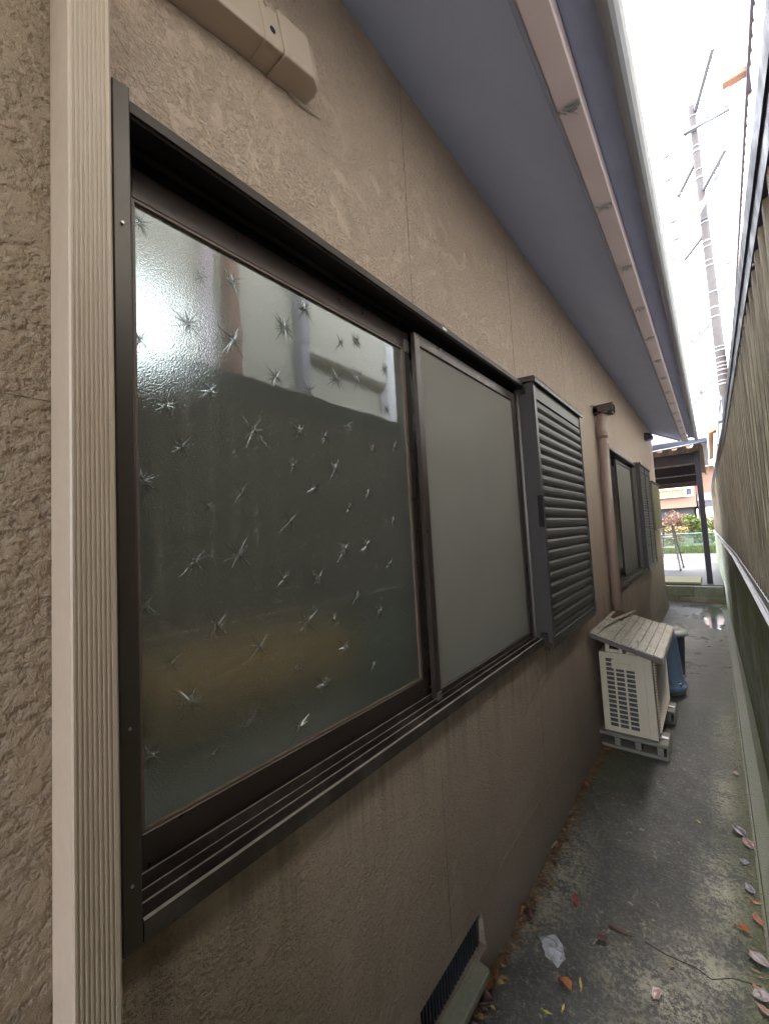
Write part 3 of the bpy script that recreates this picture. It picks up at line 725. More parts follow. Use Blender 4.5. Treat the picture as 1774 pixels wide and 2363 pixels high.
# ------------------------------------------------------------ louvred shutter cases
def shutter(y0, y1, z0, z1, nsl, xf, label=None, twin=False):
    cs = MB()
    cs.box(WX + 0.0015, xf - 0.004, y0, y0 + 0.028, z0 + 0.03, z1)            # near side
    s_ = cs.build('shutter_case', M['shutter'], H, 0.0015)
    MB().box(WX + 0.0015, xf - 0.004, y1 - 0.018, y1, z0 + 0.02, z1).build('far_side', M['shutter'], s_, 0.0015)
    if label: s_['label'] = label
    MB().box(WX + 0.002, WX + 0.006, y0 + 0.03, y1 - 0.02, z0 + 0.02, z1).build('back_panel', M['black'], s_)
    fb = [(y0 - 0.002, y0 + 0.030, z0), (y1 - 0.014, y1 + 0.002, z0 + 0.02)]
    if twin: fb.append(((y0 + y1) / 2 - 0.012, (y0 + y1) / 2 + 0.012, z0 + .05))
    for a_, b_, c_ in fb: MB().box(xf - 0.0035, xf + 0.004, a_, b_, c_, z1).build('stile', M['shutter_edge'], s_, 0.001)
    MB().prism([(xf - 0.003, z1 - 0.075), (xf - 0.001, z1 - 0.0745), (xf - 0.001, z1), (xf - 0.006, z1)], y0 + 0.030, y1 - 0.014).build('top_rail', M['shutter'], s_, fix=True)
    zb = z0 + 0.085
    MB().prism([(xf - 0.006, z0), (xf - 0.001, z0), (xf - 0.001, zb - 0.035), (xf - 0.004, zb - 0.032), (xf - 0.004, zb - 0.012), (xf - 0.010, zb), (xf - 0.016, zb)], y0 + 0.030, y1 - 0.014).build('bottom_rail', M['shutter'], s_, fix=True)
    # cap
    MB().prism([(WX + 0.001, z1 + 0.012), (WX + 0.001, z1 + 0.034), (xf + 0.012, z1 + 0.026), (xf + 0.018, z1 + 0.012), (xf + 0.018, z1 - 0.006), (xf + 0.012, z1 - 0.008), (xf + 0.008, z1 + 0.001), (xf - 0.008, z1 + 0.001)], y0 - 0.012, y1 + 0.014).build('top_cap', M['shutter_edge'], s_, fix=True)
    pitch = (z1 - 0.078 - zb) / nsl
    sp = [(0.0, 0.96), (0.006, 0.80), (0.0085, 0.55), (0.0065, 0.30), (-0.003, 0.06), (-0.0065, 0.02), (-0.0065, 0.05), (0.003, 0.30), (0.005, 0.55), (0.003, 0.78), (-0.003, 0.93), (-0.010, 1.02), (-0.009, 1.05)]
    me = None
    for k in range(nsl):
        zc = zb + k * pitch
        if me is None:
            mb = MB().prism([(xf - 0.008 + a, zc + b * pitch) for a, b in sp], y0 + 0.030, y1 - 0.014)
            o = mb.build('slat', M['shutter'], s_, fix=True); me = o; first = zc
        else:
            o = me.copy(); COL.objects.link(o); o.parent = s_; o.location.z += zc - first
            o.rotation_euler.x = 0
    # handle and foot
    if not twin:
        h = MB()
        ys = y0 - 0.010
        h.bar((xf + 0.006 - 0.020, ys, 1.605), (xf + 0.004, ys, 1.605), 0.006, 0.008); h.bar((xf + 0.004, ys, 1.609), (xf + 0.004, ys, 1.456), 0.008, 0.006)
        h.bar((xf - 0.014, ys, 1.46), (xf + 0.004, ys, 1.46), 0.006, 0.008); h.bar((xf - 0.014, ys, 1.609), (xf - 0.014, ys, 1.456), 0.004, 0.006)
        h.box(xf - 0.016, xf + 0.006, ys + 0.003, y0 + 0.001, 1.46, 1.605)
        h.build('handle', M['frame'], s_, 0.001)
        MB().box(xf - 0.05, xf - 0.02, y0 - 0.012, y0 - 0.001, z0 + 0.03, z0 + 0.075).box(xf - 0.04, xf - 0.012, y0 - 0.02, y0 - 0.001, z0 + 0.0, z0 + 0.008).build('foot_bracket', M['frame'], s_, 0.001)
        MB().box(xf - 0.055, xf - 0.035, y0 - 0.014, y0 - 0.001, z1 - 0.05, z1 - 0.012).build('top_bracket', M['frame'], s_, 0.001)
    return s_
shutter(1.940, 2.822, 0.880, 2.166, 21, -0.62)
shutter(5.66, 6.60, 0.880, 2.155, 34, -0.628, twin=True)
bx = MB().box(WX + 0.002, -0.622, 6.78, 7.76, 1.34, 2.02).build('utility_box', M['cardbox'], H, 0.003)
MB().box(WX + 0.002, -0.605, 6.76, 7.78, 2.022, 2.036).build('lid', M['cap'], bx, 0.002)
MB().box(WX + 0.002, -0.600, 6.76, 7.78, 1.322, 1.338).build('base_ledge', M['alu'], bx, 0.002)

# small vent hood high on the wall near its far end
vh = MB().prism([(WX + 0.001, 2.70), (WX + 0.10, 2.71), (WX + 0.11, 2.74), (WX + 0.10, 2.78), (WX + 0.04, 2.81), (WX + 0.001, 2.815)], 7.18, 7.32)
o = vh.build('vent_hood', M['cap'], H, 0.006, 2, fix=True)

# dirty crack in the plaster left of the trunking is the panel joint itself
# ------------------------------------------------------------ things fixed to the wall
tr = empty('cable_trunking', (-0.65, 0.155, 0), 'tall beige ribbed aluminium channel standing left of the near window', 'channel')
pr = [(-0.6995, 0.129), (-0.604, 0.129), (-0.602, 0.131)]
y = 0.1335
while y < 0.170:
    pr += [(-0.602, y), (-0.6034, y + 0.0008), (-0.6034, y + 0.0022), (-0.602, y + 0.003)]; y += 0.0050
pr += [(-0.602, 0.1755), (-0.6045, 0.178), (-0.6995, 0.178)]
MB().prism(pr, 0.0, 3.0, 'z').build('profile', M['trim'], tr, fix=True)
sc = MB()
for zz in (0.9, 1.62, 2.3):
    sc.tube([(-0.6035, 0.1725, zz), (-0.6015, 0.1725, zz)], 0.0018, 8)
sc.build('screw', M['steel'], tr)

dc = empty('pipe_duct_cover', (-0.66, 0.3, 2.45), 'beige plastic aircon pipe cover with rounded end above the near window', 'pipe cover')
ta = math.radians(13.6)
def dm(s_, x_, h_):   # along, x, height in duct frame; origin at y=0.535,z=2.60 lower wall edge
    return (x_, 0.50 + s_ * math.cos(ta) - h_ * math.sin(ta), 2.515 + s_ * math.sin(ta) + h_ * math.cos(ta))
def dsweep(rows):
    m = MB(); n = len(rows[0][1]); 
    for s_, pf in rows:
        for (x_, h_) in pf: m.v.append(dm(s_, x_, h_))
    for i in range(len(rows) - 1):
        for k in range(n):
            k2 = (k + 1) % n
            m.f.append((i * n + k, i * n + k2, (i + 1) * n + k2, (i + 1) * n + k)); m.sm.append(False)
    m.f.append(tuple(range(n))[::-1]); m.f.append(tuple((len(rows) - 1) * n + k for k in range(n))); m.sm += [False, False]
    return m
def sec(d, lo, hi, c=0.01):
    return [(-0.6995, lo), (-0.6995 + d - c * .4, lo - 0.004), (-0.6995 + d, lo + c * .5), (-0.6995 + d, hi - c), (-0.6995 + d - c, hi), (-0.6995, hi + 0.003)]
dsweep([(-2.2, sec(0.066, 0.0, 0.075)), (-0.02, sec(0.066, 0.0, 0.075))]).build('duct', M['duct'], dc, 0.002, 2, fix=True)
dsweep([(-0.035, sec(0.069, -0.003, 0.078)), (0.012, sec(0.069, -0.003, 0.078))]).build('joint_cover', M['duct'], dc, 0.002, 2, fix=True)
dsweep([(0.0125, sec(0.073, -0.008, 0.084)), (0.095, sec(0.073, -0.008, 0.084)), (0.125, sec(0.060, -0.004, 0.078, 0.02)), (0.14, sec(0.030, 0.004, 0.066, 0.012))]).build('end_cap', M['duct'], dc, 0.003, 2, fix=True)
cb = MB().tube([dm(0.07, -0.693, -0.012), dm(0.10, -0.690, -0.02), dm(0.15, -0.694, -0.018), dm(0.17, -0.697, -0.016)], 0.0022, 6)
cb.build('wire', M['duct'], dc); cb = MB()
cb.tube([dm(-0.02, -0.628, 0.06), dm(-0.03, -0.630, 0.085), dm(-0.05, -0.690, 0.10)], 0.0015, 6)
cb.build('wire', M['duct'], dc)
MB().tube([dm(-0.012, -0.6305, 0.022), dm(-0.012, -0.6295, 0.022)], 0.007, 10).build('screw_hole', M['black'], dc)

dp = empty('vent_pipe', (-0.655, 3.72, 0), 'brown vertical pipe with a dark outlet hood between the two windows', 'pipe')
MB().tube([(-0.655, 3.72, 0.02), (-0.655, 3.72, 2.19)], 0.038, 20).build('lower_pipe', M['pipe'], dp)
MB().tube([(-0.655, 3.72, 2.17), (-0.655, 3.72, 2.24), (-0.652, 3.725, 2.30), (-0.645, 3.73, 2.36), (-0.630, 3.735, 2.40)], 0.0405, 20).build('upper_pipe', M['pipe'], dp)
MB().tube([(-0.655, 3.72, 2.185), (-0.655, 3.72, 2.20)], 0.043, 20).build('collar', M['pipe'], dp)
hd = MB()
hd.box(-0.695, -0.548, 3.665, 3.80, 2.435, 2.448); hd.box(-0.695, -0.66, 3.665, 3.80, 2.38, 2.434)
hd.box(-0.695, -0.552, 3.665, 3.672, 2.385, 2.434); hd.box(-0.695, -0.552, 3.793, 3.80, 2.385, 2.434); hd.box(-0.62, -0.556, 3.672, 3.793, 2.37, 2.378)
hd.build('outlet_hood', M['pipe_hood'], dp, 0.006, 2)
MB().tube([(-0.6985, 3.60, 2.43), (-0.690, 3.64, 2.45), (-0.68, 3.66, 2.41)], 0.004, 6).build('wire_clip', M['pipe_hood'], dp)

# ------------------------------------------------------------ outdoor unit, blocks, wooden cover
AY0, AY1, AX0, AX1, AZ0, AZ1 = 2.985, 3.69, -0.660, -0.366, 0.098, 0.605
ac = empty('air_conditioner_unit', (-0.51, 3.33, 0.098), 'weathered cream outdoor air conditioner unit standing on concrete blocks', 'air conditioner')
body = MB().box(AX0, AX1, AY0 + 0.004, AY1, AZ0, AZ1)
body.build('casing', M['cream'], ac, 0.008, 2)
W_, Hh = AX1 - AX0, AZ1 - AZ0
def fx(u): return AX0 + u * W_
def fz(v): return AZ1 - v * Hh
# end face plate built as bars round the openings
colx = [(0.125, 0.275), (0.315, 0.475), (0.515, 0.675)]
rows = [(0.075 + k * 0.0585, 0.075 + k * 0.0585 + 0.043) for k in range(15)]
yf = AY0 - 0.004
# coil behind
cl = MB().box(fx(0.10), fx(0.70), AY0 + 0.0005, AY0 + 0.0035, fz(0.965), fz(0.06)); cl.build('condenser_coil', M['fins'], ac)
ends = MB()
def plate(u0, u1, v0, v1): ends.box(fx(u0), fx(u1), yf, AY0 + 0.0042, fz(v1), fz(v0))
plate(0.0, colx[0][0], 0.0, 1.0); plate(colx[2][1], 0.86, 0.0, 1.0); plate(0.865, 1.0, 0.004, 1.0)
plate(colx[0][0], colx[2][1], 0.0, rows[0][0]); plate(colx[0][0], colx[2][1], rows[-1][1], 1.0)
for i in range(2): plate(colx[i][1], colx[i + 1][0], rows[0][0] if i == 0 else rows[2][0], rows[-1][1])
for k in range(14):
    for i in range(3):
        if i > 0 and k < 2: continue
        plate(colx[i][0], colx[i][1], rows[k][1], rows[k + 1][0])
plate(colx[1][0], colx[2][1], rows[0][0], rows[2][0] - 0.0)
ends.build('end_grille', M['cream'], ac, 0.0006)
for k in range(15):
    for i in range(3):
        pass
MB().box(fx(0.34), fx(0.62), yf - 0.010, yf - 0.0005, fz(0.175), fz(0.115)).build('handle', M['cream'], ac, 0.008, 2)
MB().box(fx(0.24), fx(0.70), yf - 0.003, yf - 0.0004, fz(0.20), fz(0.085)).build('handle_plate', M['cream'], ac, 0.003, 2)
sc = MB()
for u_, v_ in ((0.26, 0.14), (0.68, 0.15), (0.06, 0.97), (0.94, 0.985)):
    sc.tube([(fx(u_), yf - 0.005, fz(v_)), (fx(u_), yf - 0.0032, fz(v_))], 0.0035, 8)
sc.build('screw', M['steel'], ac)
fg = MB()
fg.box(AX1 + 0.0005, AX1 + 0.003, AY0 + 0.035, AY1 - 0.02, AZ0 + 0.03, AZ1 - 0.03)
fg.build('fan_guard_back', M['black'], ac)
fg = MB()
n = 26
for k in range(n):
    z = AZ0 + 0.035 + k * (Hh - 0.07) / n
    fg.prism([(AX1 + 0.003, z), (AX1 + 0.014, z + 0.001), (AX1 + 0.015, z + 0.006), (AX1 + 0.003, z + 0.009)], AY0 + 0.03, AY1 - 0.03)
for k in range(6):
    y = AY0 + 0.08 + k * 0.105
    fg.box(AX1 + 0.0035, AX1 + 0.012, y, y + 0.004, AZ0 + 0.03, AZ1 - 0.03)
fg.build('front_louvre', M['cream'], ac, fix=True)
for yy in (3.03, 3.56):
    f = MB().prism([(AX0 - 0.005, 0.0972), (AX1 + 0.045, 0.0972), (AX1 + 0.045, 0.102), (AX1 + 0.002, 0.104), (AX1 + 0.002, 0.125), (AX1 + 0.0005, 0.125), (AX0 - 0.005, 0.1)], yy, yy + 0.03)
    f.build('foot', M['steel'], ac, fix=True)
# blocks
def block():
    x0, x1, y0, y1, z0, z1 = -0.706, -0.316, 0.0, 0.19, 0.0, 0.095
    m = MB()
    m.box(x0, x1, y0, y1, z1 - 0.022, z1); m.box(x0, x1, y0, y1, z0, z0 + 0.022)
    webs = [(0.0, 0.012), (0.10, 0.135), (0.215, 0.25), (0.33, 0.365), (0.378, 0.39)]
    for a, b in webs: m.box(x0 + a, x0 + b, y0 + 0.002, y1 - 0.002, z0 + 0.0221, z1 - 0.0221)
    m.box(x0 + 0.01, x1 - 0.02, y0 + 0.13, y1 - 0.01, z0 + 0.0222, z1 - 0.0222)
    return m
e1 = empty('concrete_block', (0, 2.95, 0), 'nearer hollow concrete block under the cream air conditioner', 'concrete block', 'hollow blocks carrying the air conditioner')
b0 = block(); b0.v = [(a, b + 2.95, c) for a, b, c in b0.v]
b1 = b0.build('block_body', M['block'], None, 0.006, 2)
COL.objects.unlink(b1); bpy.data.objects.remove(e1)
b1 = b0.build('concrete_block', M['block'], None, 0.006, 2)
tag(b1, 'nearer hollow concrete block under the cream air conditioner', 'concrete block', 'hollow blocks carrying the air conditioner')
b2 = b1.copy(); COL.objects.link(b2); b2.location = (0, 0.545, 0); b2.rotation_euler = (0, 0, 0)
tag(b2, 'farther hollow concrete block under the air conditioner, beside the blue bin', 'concrete block', 'hollow blocks carrying the air conditioner')
# cream plastic stand between unit and cover
sd = MB()
for u0, u1 in ((0.13, 0.22), (0.40, 0.47), (0.54, 0.60), (0.76, 0.80)):
    sd.prism([(2.985, AZ1 + .001), (3.0, 0.700), (3.012, 0.700), (3.0, AZ1 + .001)], fx(u0), fx(u1), 'x')
sd.box(fx(0.22), fx(0.40), 2.99, 3.0, AZ1 + 0.001, AZ1 + 0.022); sd.box(fx(0.60), fx(0.76), 2.99, 3.0, AZ1 + 0.001, AZ1 + 0.020)
sd.box(fx(0.13), fx(0.80), 3.0, 3.02, AZ1 + 0.001, AZ1 + 0.006)
o = sd.build('plastic_stand', M['cream'], None, 0.002, fix=True); tag(o, 'cream plastic stand holding the plank cover above the air conditioner', 'stand')

cv = empty('wooden_cover', (-0.49, 3.33, 0.68), 'sloping bleached plank cover over the air conditioner unit', 'cover')
def cz(x_): return 0.742 + (x_ + 0.681) * (0.626 - 0.742) / 0.383
cy0, cy1 = 2.885, 3.775
wd = (0.383) / 9
for k in range(9):
    xa = -0.681 + k * wd + 0.0012; xb = xa + wd - 0.0024
    j = rnd.uniform(-0.0015, 0.0015); ya, yb = cy0 + rnd.uniform(0, .006), cy1 - rnd.uniform(0, 0.02)
    if k < 2: yb -= 0.05 * (2 - k)
    m = MB().prism([(xa, cz(xa) + j), (xb, cz(xb) + j), (xb, cz(xb) + j + 0.010), (xa, cz(xa) + j + 0.010)], ya, yb)
    m.build('plank', M['plank'], cv, 0.001, fix=True)
for yy in (cy0 - 0.006, cy1 - 0.02):
    MB().prism([(-0.683, cz(-0.683) - 0.028), (-0.296, cz(-0.296) - 0.028), (-0.296, cz(-0.296) - 0.0025), (-0.683, cz(-0.683) - 0.0025)], yy, yy + 0.018).build('edge_batten', M['wood_dark'], cv, 0.002, fix=True)
MB().prism([(-0.297, cz(-0.297) - 0.026), (-0.294, cz(-0.294) - 0.026), (-0.294, cz(-0.294) + 0.009), (-0.297, cz(-0.297) + 0.009)], cy0, cy1 - 0.02).build('side_batten', M['plank'], cv, fix=True)
stk = MB().tube([(-0.640, 3.05, cz(-0.64) + 0.026), (-0.612, 3.35, cz(-0.612) + 0.024), (-0.575, 3.60, cz(-0.575) + 0.028), (-0.545, 3.80, cz(-0.545) + 0.032)], [0.011, 0.012, 0.011, 0.009], 7)
o = stk.build('stick', M['plank']); tag(o, 'bent grey stick lying on the wooden cover of the air conditioner', 'stick')
o = MB().prism([(-0.655, cz(-0.655) + 0.0125), (-0.58, cz(-0.58) + 0.0125), (-0.58, cz(-0.58) + 0.0165), (-0.655, cz(-0.655) + 0.0165)], 3.42, 3.70).build('board_scrap', M['browncloth'], None, 0.001, fix=True)
tag(o, 'small broken brown board on the wall side of the plank cover', 'board')

# bins
bb = empty('blue_bin', (-0.435, 4.17, 0), 'upside down blue plastic bin beside the air conditioner', 'bin')
c = (-0.435, 4.17)
MB().lathe(c, [(0.001, 0.515), (0.085, 0.515), (0.105, 0.508), (0.118, 0.49), (0.122, 0.45), (0.146, 0.11), (0.150, 0.085), (0.163, 0.080), (0.166, 0.065), (0.152, 0.05), (0.152, 0.035), (0.146, 0.035)], 40).build('body', M['bluebin'], bb)
hb = MB()
for a in (-0.9, 0.75, 2.2):
    p = [(c[0] + r_ * math.cos(a + t_), c[1] + r_ * math.sin(a + t_), z_) for r_, t_, z_ in ((0.150, -0.22, 0.12), (0.176, -0.2, 0.12), (0.180, 0, 0.118), (0.176, 0.2, 0.12), (0.150, 0.22, 0.12))]
    hb.tube(p, 0.006, 6)
for k in range(10):
    a = k * math.pi / 5
    hb.bar((c[0] + 0.148 * math.cos(a), c[1] + 0.148 * math.sin(a), 0.09), (c[0] + 0.162 * math.cos(a), c[1] + 0.162 * math.sin(a), 0.09), 0.004, 0.05)
hb.build('rim_lug', M['bluebin'], bb)
o = MB().lathe(c, [(0.001, 0.034), (0.145, 0.034), (0.150, 0.022), (0.140, 0.004), (0.001, 0.002)], 30).build('stone_disc', M['step']); tag(o, 'round dirty stone disc under the blue bin', 'stone')
gb = empty('grey_bin', (-0.46, 4.66, 0), 'dark bin with a round grey lid behind the blue bin', 'bin')
c = (-0.46, 4.66)
MB().lathe(c, [(0.145, 0.0), (0.150, 0.03), (0.172, 0.40), (0.176, 0.41)], 40).build('body', M['navybin'], gb)
MB().lathe(c, [(0.178, 0.385), (0.200, 0.385), (0.203, 0.400), (0.196, 0.412), (0.165, 0.428), (0.150, 0.430), (0.140, 0.445), (0.105, 0.455), (0.100, 0.448), (0.050, 0.448), (0.045, 0.466), (0.001, 0.468)], 40).build('lid', M['greylid'], gb)

# ------------------------------------------------------------ right side: low wall, ledge, corrugated fence
rw = empty('retaining_wall', (0.2, 5, 0), 'mossy concrete retaining wall along the right side of the alley', 'wall')
def xr(y): return 0.118 if y < 4.5 else 0.118 - (y - 4.5) * 0.0115
seg = [-2.0, -0.4, 1.4, 3.2, 5.0, 6.8, 8.6, 10.4, 12.2, 14.0]
for i in range(len(seg) - 1):
    a, b = seg[i] + 0.002, seg[i + 1] - 0.002
    m = MB()
    for zlo, zhi, dx in ((-0.08, 1.10, 0.0),):
        xa, xb = xr(a), xr(b)
        m.v += [(xa, a, zlo), (xb, b, zlo), (0.30, b, zlo), (0.30, a, zlo), (xa + 0.006, a, zhi), (xb + 0.006, b, zhi), (0.30, b, zhi), (0.30, a, zhi)]
        for q in ((0, 1, 5, 4), (1, 2, 6, 5), (2, 3, 7, 6), (3, 0, 4, 7), (4, 5, 6, 7), (3, 2, 1, 0)):
            m.f.append(q); m.sm.append(False)
    m.build('wall_segment', M['retain'], rw, 0.005, 2, fix=True)
lg = MB()
ys = [-2.0, 4.5, 14.0]
def lsweep(prof, name, mat, par, bev=0):
    m = MB(); n_ = len(prof)
    for yv in ys:
        dx = xr(yv) - 0.118
        for (px, pz) in prof: m.v.append((px + dx, yv, pz))
    for i in range(2):
        for k in range(n_):
            k2 = (k + 1) % n_
            m.f.append((i * n_ + k, i * n_ + k2, (i + 1) * n_ + k2, (i + 1) * n_ + k)); m.sm.append(False)
    m.f.append(tuple(range(n_))[::-1]); m.f.append(tuple(2 * n_ + k for k in range(n_))); m.sm += [False, False]
    return m.build(name, mat, par, bev, fix=True)
fe = empty('corrugated_fence', (0.17, 5, 1.1), 'tall weathered corrugated metal fence standing on the right hand wall', 'fence')
lsweep([(0.108, 1.102), (0.104, 1.118), (0.116, 1.122), (0.122, 1.112), (0.150, 1.112), (0.150, 1.102)], 'base_flashing', M['alu'], fe)
lsweep([(0.126, 1.1235), (0.126, 1.150), (0.129, 1.150), (0.129, 1.1265), (0.160, 1.1265), (0.160, 1.1235)], 'base_channel', M['steel'], fe)
lsweep([(0.131, 2.190), (0.128, 2.236), (0.185, 2.240), (0.185, 2.190)], 'cap_rail', M['cap'], fe)
lsweep([(0.136, 2.125), (0.135, 2.189), (0.170, 2.189), (0.170, 2.125)], 'top_rail', M['cap'], fe)
pit = 0.105
yb = -1.99
while yb < 13.8:
    m = MB(); pts = []
    yy = yb
    for k in range(8):
        for dy, dx in ((0.0, 0.0), (0.026, 0.0), (0.042, 0.027), (0.089, 0.027)):
            pts.append((yy + dy, dx))
        yy += pit
    pts.append((yy, 0.0))
    n_ = len(pts)
    for zz in (1.128, 2.124):
        for (py, dx) in pts:
            ofs = xr(py) - 0.118
            m.v.append((0.139 + dx + ofs, py, zz + (0 if zz < 2 else 0)))
    for k in range(n_ - 1):
        m.f.append((k, k + 1, n_ + k + 1, n_ + k)); m.sm.append(False)
    o = m.build('corrugated_sheet', M['corr'], fe)
    sl = o.modifiers.new('thickness', 'SOLIDIFY'); sl.thickness = 0.0008; sl.offset = -1
    yb = yy
fx_ = MB(); k = 0; yy = -1.98
while yy < 9:
    for zz in (1.20, 2.10): fx_.tube([(0.139 + xr(yy + .012) - 0.118, yy + 0.013, zz), (0.134 + xr(yy + .012) - 0.118, yy + 0.013, zz)], 0.004, 6)
    yy += 0.42
tag(fx_.build('fixing_screws', M['corr'], fe), kind='stuff')

# ------------------------------------------------------------ neighbours to the right
nb = empty('neighbour_house', (1.2, 8, 0), 'tall cream corrugated house wall rising behind the right fence', 'house')
nd = Vector((0.19, 12.1, 0)).normalized()
def np_(s_, dx, z): # along the rotated wall; s from y=-3
    p = Vector((0.64, 4.7, 0)) + nd * (s_ - 4.7); return (p.x + dx, p.y, z)
def nbox(s0, s1, d0, d1, z0, z1, name, mat, bev=0):
    m = MB(); a = [np_(s0, d0, z0), np_(s1, d0, z0), np_(s1, d1, z0), np_(s0, d1, z0), np_(s0, d0, z1), np_(s1, d0, z1), np_(s1, d1, z1), np_(s0, d1, z1)]
    m.v += a
    for q in ((0, 1, 5, 4), (1, 2, 6, 5), (2, 3, 7, 6), (3, 0, 4, 7), (4, 5, 6, 7), (3, 2, 1, 0)): m.f.append(q); m.sm.append(False)
    return m.build(name, mat, nb, bev, fix=True)
nbox(-4, 15.5, 0.06, 4.0, 0.0, 5.98, 'wall', M['ngh_wall'])
for (s0, s1) in ((-3.9, 1.2), (1.4, 5.3), (5.5, 9.6), (9.8, 15.2)):
    m = MB(); pts = []; s_ = s0
    while s_ < s1:
        pts += [(s_, 0.035), (s_ + 0.05, 0.035), (s_ + 0.075, 0.0), (s_ + 0.125, 0.0)]; s_ += 0.15
    n_ = len(pts)
    for zz in (4.45, 5.86):
        for (q, d) in pts: m.v.append(np_(q, d, zz))
    for k in range(n_ - 1): m.f.append((k, k + 1, n_ + k + 1, n_ + k)); m.sm.append(False)
    m.build('corrugated_siding', M['ngh_corr'], nb)
nbox(-4, 15.5, -0.02, 0.30, 5.87, 6.02, 'eave_trim', M['ngh_dark'])
nbox(-4, 8.5, -0.115, 0.0, 4.28, 4.40, 'lower_gutter', M['ngh_dark'], 0.01)
nbox(-4, 15.5, -0.02, 0.055, 4.405, 4.44, 'flashing', M['white'])
# features of the lower wall that show mirrored in the window
nbox(1.18, 1.24, -0.06, 0.05, 0.0, 4.2, 'downpipe', M['brownpost'], 0.01)
nbox(1.04, 1.10, -0.03, 0.05, 0.0, 4.2, 'batten', M['pink_board'], 0.01)
nbox(1.75, 3.3, -0.03, 0.05, 2.75, 3.9, 'shutter_box', M['ngh_wall'], 0.02)
nbox(1.70, 1.78, -0.05, 0.05, 0.0, 4.2, 'post', M['gutter'], 0.01)
nbox(2.65, 2.75, -0.05, 0.05, 0.0, 4.2, 'post', M['white'], 0.01)
nbox(3.7, 3.8, -0.06, 0.05, 0.0, 4.2, 'post', M['white'], 0.01)
nbox(5.33, 5.42, -0.20, 0.0, 5.93, 5.99, 'eave_bracket', M['brownpost'], 0.004)

n2 = empty('neighbour_shed', (0.8, 10, 0), 'dark walled neighbouring house end with pale eaves beyond the fence', 'house')
box('wall', M['ngh_dark'], n2, 0.262, 3.0, 8.1, 12.9, 0.0, 3.34)
box('trim_strip', M['white'], n2, 0.235, 0.2615, 8.1, 12.9, 3.30, 3.36)
box('lower_siding', M['ngh_corr'], n2, 0.22, 0.2615, 9.2, 12.9, 0.0, 2.62, 0.004)
for yy, zz in ((8.2, 3.05), (10.3, 2.98)):
    v = MB().prism([(0.261, zz - .07), (0.20, zz - .07), (0.175, zz - 0.02), (0.185, zz + .04), (0.22, zz + .07), (0.261, zz + .07)], yy, yy + 0.16)
    v.build('vent_hood', M['gutter'], n2, 0.01, 2, fix=True)
MB().prism([(0.10, 3.62), (0.10, 3.72), (3.0, 4.9), (3.0, 4.8)], 13.0, 19.0).build('eave', M['peach'], n2, fix=True)
box('end_panel', M['ngh_corr'], n2, 0.20, 3.0, 13.0, 18.9, 0.0, 3.61)

# ------------------------------------------------------------ utility pole
PX, PY = 0.50, 14.0
up = empty('utility_pole', (PX, PY, 0), 'concrete utility pole banded with white straps rising into the white sky', 'utility pole')
MB().tube([(PX + 0.06, PY, 0), (PX + 0.035, PY, 5), (PX, PY, 13.1)], [0.142, 0.120, 0.080], 16).build('shaft', M['polec'], up)
def zpole(v): # photo row to height on the pole (used once to lay out the straps)
    return v
for z_ in (3.7, 3.95, 4.35, 5.02, 5.12, 5.28, 5.40, 5.50, 5.60, 5.76, 5.95, 6.05, 6.9, 7.15, 7.6, 8.35, 8.5, 8.9, 9.05, 9.6, 10.1, 10.2, 10.9, 11.15, 11.7, 11.85, 12.75):
    rr = 0.150 - (0.150 - 0.086) * z_ / 13.1 + 0.003
    xx = PX + 0.06 - 0.06 * z_ / 13.1
    MB().tube([(xx, PY, z_), (xx, PY, z_ + rnd.choice((0.03, 0.045)))], rr, 16).build('strap', M['whiteband'], up)
def arm(z_, dx0, dx1, dy0, dy1, w=0.085, mat='greydark', dz=0.0):
    MB().bar((PX + dx0, PY + dy0, z_), (PX + dx1, PY + dy1, z_ + dz), w, w).build('crossarm', M[mat], up)
    for f_ in (0.55, 0.95):
        a_ = Vector((PX + dx0, PY + dy0, z_)).lerp(Vector((PX + dx1, PY + dy1, z_ + dz)), f_)
        MB().tube([a_ + Vector((0, 0, w * .5)), a_ + Vector((0, 0, w * .5 + .05)), a_ + Vector((0, 0, w * .5 + .10)), a_ + Vector((0, 0, w * .5 + .14))], [.02, .05, .045, .02], 8).build('insulator', M['greydark'], up)
arm(12.9, 0.05, 0.45, 0.1, -1.6); arm(12.35, -0.25, 0.75, -0.12, -0.12); arm(11.5, -0.05, -0.5, 0.1, 1.2)
arm(10.55, 0.05, 0.5, 0.0, -1.2); arm(9.3, -0.05, -0.5, 0.0, 0.9); arm(8.75, -0.75, 0.5, -0.35, -0.35, 0.10, dz=2.0)
arm(7.5, 0.05, 1.1, 0.0, -0.5, 0.07, dz=0.9); arm(6.8, -0.1, -0.55, 0.0, 0.2, 0.06, dz=-0.4); arm(5.3, -0.1, -0.75, 0.0, 0.1, 0.05, dz=-0.75)
def insul(x_, z_, s_=1.0, sl=1.0):
    m = MB().tube([(x_ - 0.45 * s_, PY - .3, z_ - 0.55 * s_ * sl), (x_ - 0.25 * s_, PY - .3, z_ - 0.3 * s_ * sl), (x_, PY - .3, z_), (x_ + 0.12 * s_, PY - .3, z_ + 0.15 * s_ * sl)], [0.02 * s_, 0.09 * s_, 0.12 * s_, 0.02 * s_], 8)
    m.build('cable_closure', M['greydark'], up)
insul(-1.15, 11.2, 0.8); insul(-1.2, 9.9, 0.8); insul(-0.4, 9.9, 0.65)
wr = MB()
